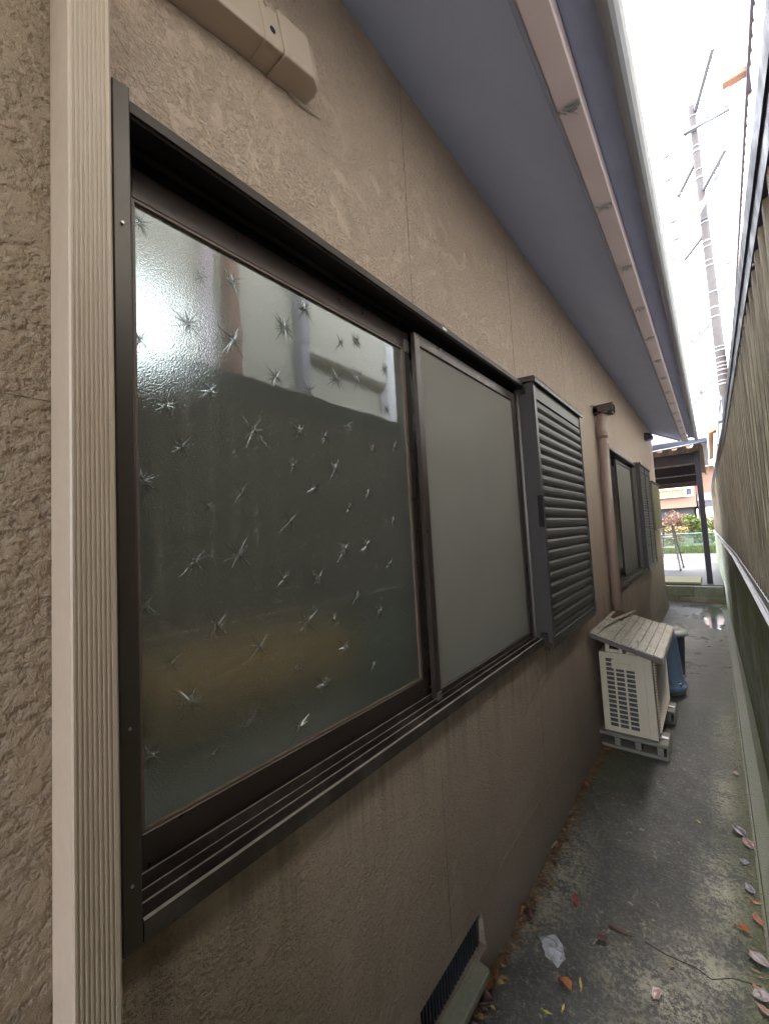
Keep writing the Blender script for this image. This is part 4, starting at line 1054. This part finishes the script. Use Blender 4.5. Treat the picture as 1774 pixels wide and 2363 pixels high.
for (z0_, z1_, yy) in ((12.9, 13.6, 14.0), (12.3, 12.6, 13.9), (11.7, 12.2, 14.0), (10.9, 11.3, 14.1), (10.3, 10.9, 14.0), (9.7, 10.2, 13.9), (8.7, 8.9, 14.1), (7.6, 7.9, 14.0)):
    wr.tube([(-14, yy + 2, z0_ + 0.4), (-6, yy + 1, z0_ - 0.25), (PX, yy, z0_), (7, yy - 1, (z0_ + z1_) / 2 - 0.3), (16, yy - 2, z1_ + 0.5)], 0.018, 5)
o = wr.build('overhead_wires', M['greydark']); tag(o, 'thin pale overhead wires crossing the sky by the pole', 'wires')
for q in range(9):
    xx, zz = rnd.choice((-0.9, -1.3, -0.2, 1.0, 1.3)) + rnd.uniform(-.1, .1), rnd.uniform(8.0, 12.6)
    MB().tube([(xx - 0.12, PY, zz), (xx, PY, zz + .02), (xx + 0.12, PY, zz + 0.03)], [0.015, 0.05, 0.012], 6).build('wire_spacer', M['greydark'], up)

# ------------------------------------------------------------ step, forecourt things, carport
sp_ = empty('block_step', (-0.35, 9.0, 0), 'low concrete block step across the far end of the alley', 'step')
for r_ in range(2):
    z0_, z1_ = ((-0.06, 0.078), (0.082, 0.268))[r_]
    for k, (xa, xb) in enumerate(((-1.2, -0.755), (-0.75, -0.362), (-0.357, 0.055)) if r_ else ((-1.2, -0.58), (-0.575, -0.19), (-0.185, 0.06))):
        MB().box(xa, xb, 8.905 + r_ * 0.02, 9.079, z0_, z1_).build('block', M['step'], sp_, 0.006, 2)
o = MB().box(-1.3, -0.252, 9.09, 10.0, 0.286, 0.325).build('ramp_board', M['slab'], None, 0.006, 2); tag(o, 'mossy green flat slab lying just above the block step', 'slab')

cp = empty('carport', (-1.5, 11.5, 0.28), 'dark brown steel carport with folded plate roof at the alley end', 'carport')
def post(x_, y_): MB().box(x_, x_ + 0.085, y_, y_ + 0.085, 0.281, 2.70).build('post', M['dkpaint'], cp, 0.004)
post(-0.165, 9.3); post(-0.10 - 4.0, 9.3); post(-4.1, 13.2)
def beam(y_, z0_, z1_, x1_=-0.166, name='beam'):
    m = MB(); m.box(-4.2, x1_, y_, y_ + 0.012, z0_ + 0.012, z1_ - 0.012); m.box(-4.2, x1_, y_ - 0.045, y_ + 0.055, z0_, z0_ + 0.0115); m.box(-4.2, x1_, y_ - 0.045, y_ + 0.055, z1_ - 0.0115, z1_)
    m.build(name, M['dkpaint'], cp)
beam(9.345, 2.50, 2.70, -0.0805 - 0.086); MB().box(-0.165, -0.075, 9.29, 9.40, 2.701, 2.712).build('post_cap', M['dkpaint'], cp)
beam(11.2, 2.47, 2.67, -0.15); beam(12.9, 2.43, 2.63, -0.15)
MB().box(-4.2, -0.15, 13.1, 13.14, 2.33, 2.45).build('beam', plain('brown_beam', (0.10, 0.05, 0.05), 0.6), cp)
MB().bar((-2.6, 11.24, 2.44), (-0.16, 11.24, 2.46), 0.012, 0.012).build('tie_rod', M['alu'], cp)
# folded plate roof: ribs run along y
m = MB(); pts = []; xx = -4.2
while xx < -0.05:
    pts += [(xx, 2.735), (xx + 0.06, 2.735), (xx + 0.11, 2.83), (xx + 0.17, 2.83)]; xx += 0.22
pts.append((xx, 2.735)); n_ = len(pts)
for yv in (8.95, 13.6):
    for (px, pz) in pts: m.v.append((px, yv, pz + (yv - 8.95) * -0.03))
for k in range(n_ - 1): m.f.append((k, k + 1, n_ + k + 1, n_ + k)); m.sm.append(False)
o = m.build('roof_sheet', M['ngh_corr'], cp); sl = o.modifiers.new('t', 'SOLIDIFY'); sl.thickness = 0.001
MB().prism([(0.030, 2.70), (0.045, 2.70), (0.045, 2.875), (-0.05, 2.875), (-0.05, 2.862), (0.030, 2.862)], 8.95, 13.55).build('side_fascia', M['gutter'], cp, fix=True)
MB().box(-4.2, 0.046, 8.90, 8.945, 2.79, 2.878).build('front_fascia', M['cap'], cp, 0.004)
MB().tube([(-1.6, 8.87, 2.71), (-0.35, 8.87, 2.775), (0.0, 8.87, 2.80)], 0.014, 8).build('front_pipe', M['alu'], cp)
for k in range(9):
    xx = -1.5 + k * 0.17
    MB().bar((xx, 9.35, 2.712), (xx + 0.05, 9.35, 2.765), 0.006, 0.006).build('fold_strut', M['dkpaint'], cp)

# step ladder
ld = empty('step_ladder', (-0.85, 12.0, 0.28), 'dull aluminium step ladder standing open under the carport', 'ladder')
zf = 0.281
def leg(a, b): MB().bar(a, b, 0.028, 0.05, up=(0, 1, 0)).build('leg', M['alu'], ld)
T = 1.33
fr_ = [((-1.03, 11.75, zf + .02), (-0.935, 12.05, T)), ((-0.665, 11.55, zf + .02), (-0.775, 11.95, T))]
bk_ = [((-1.10, 12.75, zf + .02), (-0.955, 12.15, T)), ((-0.645, 12.35, zf + .02), (-0.755, 12.05, T))]
for a, b in fr_ + bk_: leg(a, b)
MB().box(-0.965, -0.745, 11.93, 12.17, T, T + 0.02).build('top_plate', M['alu'], ld, 0.003)
for k in range(1, 4):
    f = k / 4.0
    a = Vector(fr_[0][0]).lerp(Vector(fr_[0][1]), f); b = Vector(fr_[1][0]).lerp(Vector(fr_[1][1]), f)
    MB().bar(a, b, 0.085, 0.022).build('tread', M['alu'], ld)
for f in (0.10,):
    a = Vector(bk_[0][0]).lerp(Vector(bk_[0][1]), f); b = Vector(bk_[1][0]).lerp(Vector(bk_[1][1]), f)
    MB().bar(a, b, 0.02, 0.02).build('brace', M['alu'], ld)
    a = Vector(fr_[0][0]).lerp(Vector(fr_[0][1]), f); b = Vector(fr_[1][0]).lerp(Vector(fr_[1][1]), f)
    MB().bar(a, b, 0.02, 0.02).build('brace', M['alu'], ld)
for a, b in fr_ + bk_:
    MB().box(a[0] - .022, a[0] + .022, a[1] - .02, a[1] + .02, zf, zf + 0.035).build('rubber_foot', M['greydark'], ld, 0.004)

# ------------------------------------------------------------ road side: grass, green mesh fence, shrubs, houses
def leafmat(name, a, b):
    t = NT(name); g = t.n('ShaderNodeObjectInfo'); f = t.noise(14, 3, 0.6)
    c = t.mix(t.ramp(f, [(0.35, 0.0), (0.65, 1.0)]), a, b)
    t.done(c, 0.6, **{'Specular IOR Level': 0.3}); 
    return t.m
Lm = {'green': leafmat('leaf_green', (0.06, 0.085, 0.02), (0.17, 0.19, 0.05)), 'yellow': leafmat('leaf_yellow', (0.16, 0.13, 0.04), (0.30, 0.21, 0.09)),
      'red': leafmat('leaf_red_brown', (0.12, 0.055, 0.04), (0.26, 0.15, 0.08)), 'grass': leafmat('grass_blade', (0.045, 0.075, 0.018), (0.10, 0.135, 0.04)),
      'dark': leafmat('leaf_dark', (0.03, 0.06, 0.02), (0.07, 0.12, 0.03))}
g_ = MB(); r2 = random.Random(3)
for k in range(9000):
    xx, yy = r2.uniform(-3.5, 1.8), r2.uniform(17.15, 19.5)
    zb = 0.30 + (yy - 17.2) * 0.045; h_ = r2.uniform(0.05, 0.16); a = r2.uniform(0, 3.14); w_ = 0.010
    dx, dy = math.cos(a) * w_, math.sin(a) * w_; lx, ly = r2.uniform(-.05, .05), r2.uniform(-.05, .05)
    g_.poly([(xx - dx, yy - dy, zb), (xx + dx, yy + dy, zb), (xx + lx, yy + ly, zb + h_)])
tag(g_.build('grass', Lm['grass']), 'bright green grass along the far road edge', 'grass', kind='stuff')

mf = empty('mesh_fence', (-1, 19.6, 0.4), 'low pale green wire mesh fence along the grass verge', 'fence')
m = MB(); zt, zb_ = 0.905, 0.40; h_ = zt - zb_; xx = -4.0
while xx < 2.2:
    m.bar((xx, 19.6, zb_), (xx + h_ * 0.9, 19.6, zt), 0.009, 0.009, up=(0, 1, 0)); m.bar((xx, 19.61, zt), (xx + h_ * 0.9, 19.61, zb_), 0.009, 0.009, up=(0, 1, 0)); xx += 0.085
m.build('wire_mesh', M['greenwire'], mf)
MB().tube([(-4, 19.6, zt), (2.6, 19.6, zt + 0.02)], 0.022, 8).build('top_rail', M['greenwire'], mf)
MB().tube([(-4, 19.6, zb_ - .01), (2.6, 19.6, zb_ - .01)], 0.012, 8).build('bottom_rail', M['greenwire'], mf)
for xx in (-3.6, -1.75, 0.62, 2.3): MB().tube([(xx, 19.63, 0.3), (xx, 19.63, zt + 0.01)], 0.022, 8).build('post', M['greenwire'], mf)

def shrub(cx_, cy_, z0_, rx, ry, h_, mat, n_, seed, label, grp='shrubs behind the green mesh fence', twigs=True):
    rr = random.Random(seed)
    e = empty('shrub', (cx_, cy_, z0_), label, 'shrub', grp)
    lobes = [(rr.uniform(-.6, .6) * rx, rr.uniform(-.5, .5) * ry, rr.uniform(.3, .85) * h_, rr.uniform(.25, .45) * min(rx, h_)) for _ in range(8)]
    lm = MB()
    for _ in range(n_):
        lx, ly, lz, lr = rr.choice(lobes)
        v = Vector((rr.gauss(0, 1), rr.gauss(0, 1), rr.gauss(0, 1))).normalized() * lr * rr.uniform(0.5, 1.1)
        p = Vector((cx_ + lx + v.x, cy_ + ly + v.y, max(z0_ + 0.03, z0_ + lz + v.z)))
        a = Vector((rr.gauss(0, 1), rr.gauss(0, 1), rr.gauss(0, .6))).normalized(); b = a.cross(Vector((rr.gauss(0, 1), rr.gauss(0, 1), rr.gauss(0, 1)))).normalized()
        s_ = rr.uniform(0.03, 0.075)
        lm.poly([p - a * s_, p + b * s_ * .45, p + a * s_, p - b * s_ * .45])
    lm.build('foliage', Lm[mat], e)
    tw = MB()
    for _ in range(14):
        lx, ly, lz, lr = rr.choice(lobes)
        tw.tube([(cx_ + rr.uniform(-.2, .2) * rx, cy_, z0_), (cx_ + lx * .6, cy_ + ly * .6, z0_ + lz * .6), (cx_ + lx * 1.1 + rr.uniform(-.1, .1), cy_ + ly, z0_ + lz + lr * rr.uniform(.6, 1.2))], [0.02, 0.012, 0.005], 5)
    tw.build('stems', M['brownpost'] if mat == 'red' else M['wood_dark'], e)
shrub(-2.35, 22.5, 0.4, 0.9, 0.7, 1.5, 'yellow', 2600, 1, 'yellowing shrub nearest the house corner behind the mesh fence')
shrub(-1.35, 23.6, 0.4, 0.95, 0.6, 1.6, 'red', 2300, 2, 'red brown twiggy shrub under the orange house wall')
shrub(-0.55, 22.2, 0.4, 0.75, 0.6, 1.25, 'green', 3000, 3, 'bright green bush just left of the carport post')
shrub(0.25, 22.6, 0.4, 0.6, 0.6, 1.2, 'yellow', 1800, 4, 'yellow green shrub just right of the carport post')
shrub(-1.5, 21.2, 0.4, 0.9, 0.5, 0.75, 'yellow', 1900, 5, 'low yellow green shrub close behind the mesh fence')
shrub(0.35, 21.0, 0.4, 0.7, 0.4, 0.55, 'green', 1400, 6, 'low green shrub behind the mesh fence near the right wall')
shrub(-3.6, 22.8, 0.4, 1.0, 0.7, 1.5, 'dark', 1800, 7, 'dark shrub hidden mostly behind the house corner')
shrub(1.5, 22.8, 0.4, 0.9, 0.7, 1.3, 'dark', 1500, 8, 'dark shrub hidden mostly behind the right fence')

oh = empty('orange_house', (-3, 28, 0.5), 'orange walled house with cream louvred balcony beyond the road', 'house')
box('wall', M['orangewall'], oh, -7.0, -0.56, 26.0, 32.0, 2.12, 5.6)
box('base_wall', M['ngh_dark'], oh, -7.0, -0.7, 26.6, 31.5, 0.4, 2.118)
bal = box('balcony_panel', M['peach'], oh, -4.2, -0.95, 25.80, 25.998, 2.74, 3.95)
k = 0
for q in range(24):
    xx = -4.15 + q * 0.135
    MB().box(xx, xx + 0.06, 25.76, 25.799, 2.76, 3.9).build('slat', M['peach'], bal)
MB().box(-4.2, -0.62, 25.70, 25.755, 3.08, 3.16).box(-4.2, -0.62, 25.70, 25.755, 2.68, 2.735).box(-0.70, -0.64, 25.70, 25.755, 2.74, 3.6).box(-0.97, -0.92, 25.70, 25.755, 2.74, 3.6).build('railing', M['white'], bal)
box('window', M['navybin'], oh, -0.94, -0.66, 25.95, 25.998, 2.74, 3.9)
rh = MB().prism([(-0.56, 5.55), (-0.56, 5.7), (-4, 6.9), (-7.5, 5.7), (-7.5, 5.55)], 25.4, 32.5).build('roof', M['rooftile'], oh, fix=True)
o2 = empty('far_house', (1.5, 30, 0.5), 'orange house with a grey tiled roof behind the right end of the fence', 'house')
box('wall', M['orangewall'], o2, -0.55, 5.0, 27.0, 33.0, 0.6, 4.25)
MB().prism([(26.3, 4.22), (26.3, 4.30), (29.8, 6.3), (30.0, 6.2)], -0.75, 5.4, 'x').build('roof', M['rooftile'], o2, fix=True)
MB().prism([(25.9, 2.40), (25.9, 2.48), (27.0, 2.85), (27.0, 2.74)], -0.5, 3.0, 'x').build('lean_to_roof', M['rooftile'], o2, fix=True)
box('lean_to_wall', M['white'], o2, -0.45, 3.0, 26.2, 26.9, 0.6, 2.40)
box('lean_to_beam', M['ngh_dark'], o2, -0.5, 3.0, 25.95, 26.15, 2.12, 2.36)

# ------------------------------------------------------------ leaves and litter on the alley floor
def leafobj(label, x_, y_, ln, wd_, ang, col_, curl=0.3, z_=0.002, rough=0.5, name='fallen_leaf', cat='leaf', grp='fallen leaves on the alley floor', tw=0.15):
    col = tuple(c_ * (0.50 if min(col_) > 0.12 else 0.75) for c_ in col_); ln *= 0.72; wd_ *= 0.8
    key = 'leafmat_%0.2f_%0.2f_%0.2f_%0.1f' % (*col, rough)
    mt = bpy.data.materials.get(key) or plain(key, col, rough, var=0.25, nscale=35)
    mb = MB(); N_ = 7; Wd = 4
    for i in range(N_ + 1):
        t_ = i / N_; w_ = wd_ * math.sin(math.pi * min(1, t_ * 1.02) ** 0.8) ** 0.8 * 0.5 + 0.0004 if i < N_ else 0.0004
        for j in range(-2, 3):
            u_ = j / 2 * w_ * (1 + rnd.uniform(-.22, .22))
            zc_ = curl * (abs(u_) ** 1.4) * 6 + curl * 0.35 * ln * (t_ - 0.45) ** 2 * 2 + rnd.uniform(0, 0.0015) + 0.0012 * (j == 0) * -1
            mb.v.append(((t_ - 0.5) * ln, u_ + math.sin(t_ * 3) * tw * wd_, zc_ + 0.001))
    for i in range(N_):
        for j in range(4):
            a = i * 5 + j; mb.f.append((a, a + 5, a + 6, a + 1)); mb.sm.append(True)
    mb.tube([(-0.5 * ln, 0, 0.002), (-0.62 * ln, 0.004, 0.003), (-0.72 * ln, 0.0, 0.002)], 0.0009, 5)
    me = mb.mesh(name, mt); o = bpy.data.objects.new(name, me); COL.objects.link(o)
    s_ = o.modifiers.new('t', 'SOLIDIFY'); s_.thickness = 0.0006
    o.location = (x_, y_, z_); o.rotation_euler = (rnd.uniform(-.12, .12), rnd.uniform(-.1, .1), ang)
    return tag(o, label, cat, grp)
OR, BR, MA, RD, TN, YE, PK, PU = (0.36, 0.13, 0.045), (0.20, 0.09, 0.05), (0.10, 0.045, 0.045), (0.26, 0.04, 0.02), (0.34, 0.25, 0.15), (0.50, 0.42, 0.12), (0.46, 0.30, 0.27), (0.20, 0.16, 0.19)
LV = [('crumpled orange brown leaf by the wall below the pale lichen strip', -0.672, 1.498, .075, .045, 1.2, OR, 1.3),
 ('crumpled dark brown leaf touching the orange one below the lichen strip', -0.652, 1.505, .06, .04, 2.6, MA, 1.2),
 ('small dark red curled leaf at the right end of the pale lichen patch', -0.527, 1.674, .065, .022, 1.9, RD, 1.0),
 ('maroon crumpled leaf in the middle of the floor beyond the clear film', -0.416, 1.57, .05, .03, 0.4, MA, 0.9),
 ('orange brown leaf lying just nearer than the clear film', -0.477, 1.351, .06, .035, -0.5, OR, 0.7),
 ('thin yellow leaf beside the orange brown leaf near the clear film', -0.441, 1.385, .055, .009, 1.9, YE, 0.2),
 ('short yellow leaf at the bottom edge of the floor', -0.500, 1.244, .035, .009, 0.2, YE, 0.2),
 ('tiny upright yellow sliver near the bottom edge', -0.466, 1.286, .03, .007, 1.6, YE, 0.2),
 ('small yellow brown curled leaf in the middle right of the floor', -0.218, 1.612, .025, .014, 1.2, TN, 0.8),
 ('shiny pale pink wet leaf near the bottom of the photo', -0.248, 1.487, .065, .035, 1.2, PK, 0.5),
 ('folded orange brown oval leaf next to the right hand joint', -0.032, 1.892, .055, .03, -0.3, OR, 0.9),
 ('salmon red oval leaf lying on the right hand joint', 0.010, 1.972, .075, .035, 1.9, (0.50, 0.20, 0.13), 0.4),
 ('small orange sliver of leaf above the salmon red leaf', 0.012, 2.052, .04, .014, 0.2, (0.50, 0.22, 0.12), 0.3),
 ('broad grey pink wet leaf at the right edge of the photo', 0.000, 1.799, .085, .06, 2.4, (0.38, 0.30, 0.29), 0.3),
 ('narrow orange leaf above the large grey pink leaf at bottom right', -0.014, 1.689, .05, .016, 2.1, (0.52, 0.26, 0.15), 0.3),
 ('large grey pink wet leaf at the bottom right corner', 0.004, 1.662, .085, .055, 0.2, (0.36, 0.29, 0.28), 0.25),
 ('pale salmon leaf lowest in the bottom right corner', 0.006, 1.622, .075, .03, 2.6, (0.52, 0.32, 0.24), 0.4),
 ('dark purple wet leaf of the clump by the joint', -0.022, 2.470, .10, .06, 2.2, PU, 0.5),
 ('pink brown wet leaf of the clump by the joint', 0.006, 2.400, .09, .045, 2.0, (0.38, 0.22, 0.20), 0.5),
 ('bluish wet leaf nearer than the purple clump', -0.011, 2.265, .055, .04, 1.3, (0.24, 0.24, 0.31), 0.3),
 ('long purple grey wet leaf beside the joint', -0.004, 2.118, .085, .035, 1.9, (0.27, 0.24, 0.27), 0.3),
 ('small pale wet leaf near the farther part of the joint', -0.012, 3.02, .07, .03, 1.7, PK, 0.3),
 ('tiny bright yellow leaf on the grey middle of the floor', -0.168, 2.444, .022, .010, -0.6, (0.65, 0.5, 0.10), 0.2),
 ('grey brown leaf leaning at the wall beside the pale twig', -0.680, 1.793, .06, .045, 0.8, (0.17, 0.12, 0.11), 0.9),
 ('reddish leaf on the upper end of the lichen strip', -0.652, 1.925, .045, .022, 1.5, (0.30, 0.10, 0.06), 0.6),
 ('mauve brown broad leaf at the wall above the lichen strip', -0.668, 2.145, .075, .055, 0.9, (0.20, 0.13, 0.12), 0.8),
 ('russet leaf at the wall between the lichen and the blocks', -0.665, 2.444, .08, .05, 2.2, BR, 0.9),
 ('tan leaf lying off the wall below the air conditioner', -0.640, 2.543, .05, .03, 0.6, TN, 0.5),
 ('orange leaf at the wall just before the concrete block', -0.672, 2.603, .06, .03, 1.8, OR, 0.7),
 ('bright orange brown leaf standing in the bottom left leaf heap', -0.665, 1.195, .07, .04, 1.5, OR, 1.6),
 ('dark purple brown crumpled leaf in the bottom left leaf heap', -0.655, 1.150, .08, .05, 0.7, MA, 1.3),
 ('brown leaf lying behind the bottom left leaf heap', -0.668, 1.245, .06, .04, 2.2, BR, 1.2),
 ('pale yellow leaf with a dark hollow near the vent ledge', -0.682, 1.315, .045, .03, 0.5, (0.45, 0.40, 0.20), 1.4),
 ('long red orange leaf in front of the hollow block', -0.640, 2.905, .09, .03, 0.3, (0.40, 0.12, 0.06), 0.5),
 ('short rusty leaf beside the long red one at the block', -0.560, 2.895, .06, .022, -0.4, (0.34, 0.13, 0.06), 0.6)]
for L in LV: leafobj(*L[:8], rough=0.45 if 'wet' in L[0] else 0.75)
# leaf litter in the corners: uncountable crumbs
lt = MB(); r3 = random.Random(11)
def crumb(x_, y_, z_, s_):
    a = r3.uniform(0, 6.28); p = []
    for q in range(4): 
        p.append((x_ + math.cos(a + q * 1.57) * s_ * r3.uniform(.5, 1.2), y_ + math.sin(a + q * 1.57) * s_ * r3.uniform(.4, 1), z_ + r3.uniform(0, s_ * .6)))
    lt.poly(p)
for k in range(900): crumb(-0.681 + abs(r3.gauss(0, .026)), r3.uniform(1.0, 2.9), 0.002, r3.uniform(.003, .013))
for k in range(420): crumb(r3.gauss(0.006, .016), r3.uniform(1.4, 6.5), 0.002, r3.uniform(.003, .009))
for k in range(120): crumb(r3.uniform(-0.62, 0.05), 8.86 + r3.gauss(0, .03), 0.003, r3.uniform(.01, .03))
for k in range(260): crumb(r3.uniform(-0.66, 0.0), r3.uniform(1.1, 4.0), 0.002, r3.uniform(.0015, .004))
tag(lt.build('leaf_litter', leafmat('leaf_crumbs', (0.09, 0.05, 0.03), (0.24, 0.15, 0.07))), 'crumbled brown leaf litter along the foot of the walls', 'leaf litter', kind='stuff')
# clear film sheet
fl = MB(); fp = [(-0.593, 1.453), (-0.551, 1.486), (-0.518, 1.466), (-0.499, 1.431), (-0.511, 1.384), (-0.552, 1.392)]
cx_, cy_ = sum(p[0] for p in fp) / 6, sum(p[1] for p in fp) / 6
ring = []
for R_ in (1.0, 0.72, 0.42):
    row = []
    for i in range(6):
        for s_ in (0, .5):
            a, b = fp[i], fp[(i + 1) % 6]; x_, y_ = a[0] + (b[0] - a[0]) * s_, a[1] + (b[1] - a[1]) * s_
            row.append((cx_ + (x_ - cx_) * R_, cy_ + (y_ - cy_) * R_, 0.004 + rnd.uniform(0, 0.012)))
    ring.append(row)
fl.v = [p for r_ in ring for p in r_] + [(cx_, cy_, 0.012)]
for i in range(2):
    for k in range(12): k2 = (k + 1) % 12; fl.f.append((i * 12 + k, i * 12 + k2, (i + 1) * 12 + k2, (i + 1) * 12 + k)); fl.sm.append(False)
for k in range(12): fl.f.append((24 + k, 24 + (k + 1) % 12, 36)); fl.sm.append(False)
o = fl.build('plastic_film', M['film']); tag(o, 'crumpled clear plastic sheet lying on the alley floor', 'plastic')
o = MB().box(-0.703 + .02, -0.672, 1.655, 1.69, 0.001, 0.004).build('plastic_scrap', M['film']); tag(o, 'small bluish plastic scrap at the wall by the lichen strip', 'plastic')
o = MB().tube([(-0.690, 1.80, 0.008), (-0.685, 1.86, 0.010), (-0.668, 1.925, 0.012)], 0.004, 6).build('twig', M['plank']); tag(o, 'pale twig leaning at the wall beside the lichen strip', 'twig')
o = MB().tube([(-0.408, 1.643, 0.004), (-0.375, 1.640, 0.006), (-0.327, 1.649, 0.003)], [0.003, 0.0035, 0.001], 6).build('twig', M['browncloth']); tag(o, 'dark thin twig in the middle of the alley floor', 'twig')
ck = MB(); px = [(-0.30, 1.652), (-0.24, 1.645), (-0.16, 1.652), (-0.12, 1.640), (-0.07, 1.682), (-0.01, 1.70)]
for i in range(len(px) - 1):
    (a, b), (c_, d) = px[i], px[i + 1]; w_ = 0.0022
    ck.poly([(a, b - w_, 0.0006), (c_, d - w_, 0.0006), (c_, d + w_, 0.0006), (a, b + w_, 0.0006)])
tag(ck.build('floor_crack', M['black']), kind='structure')
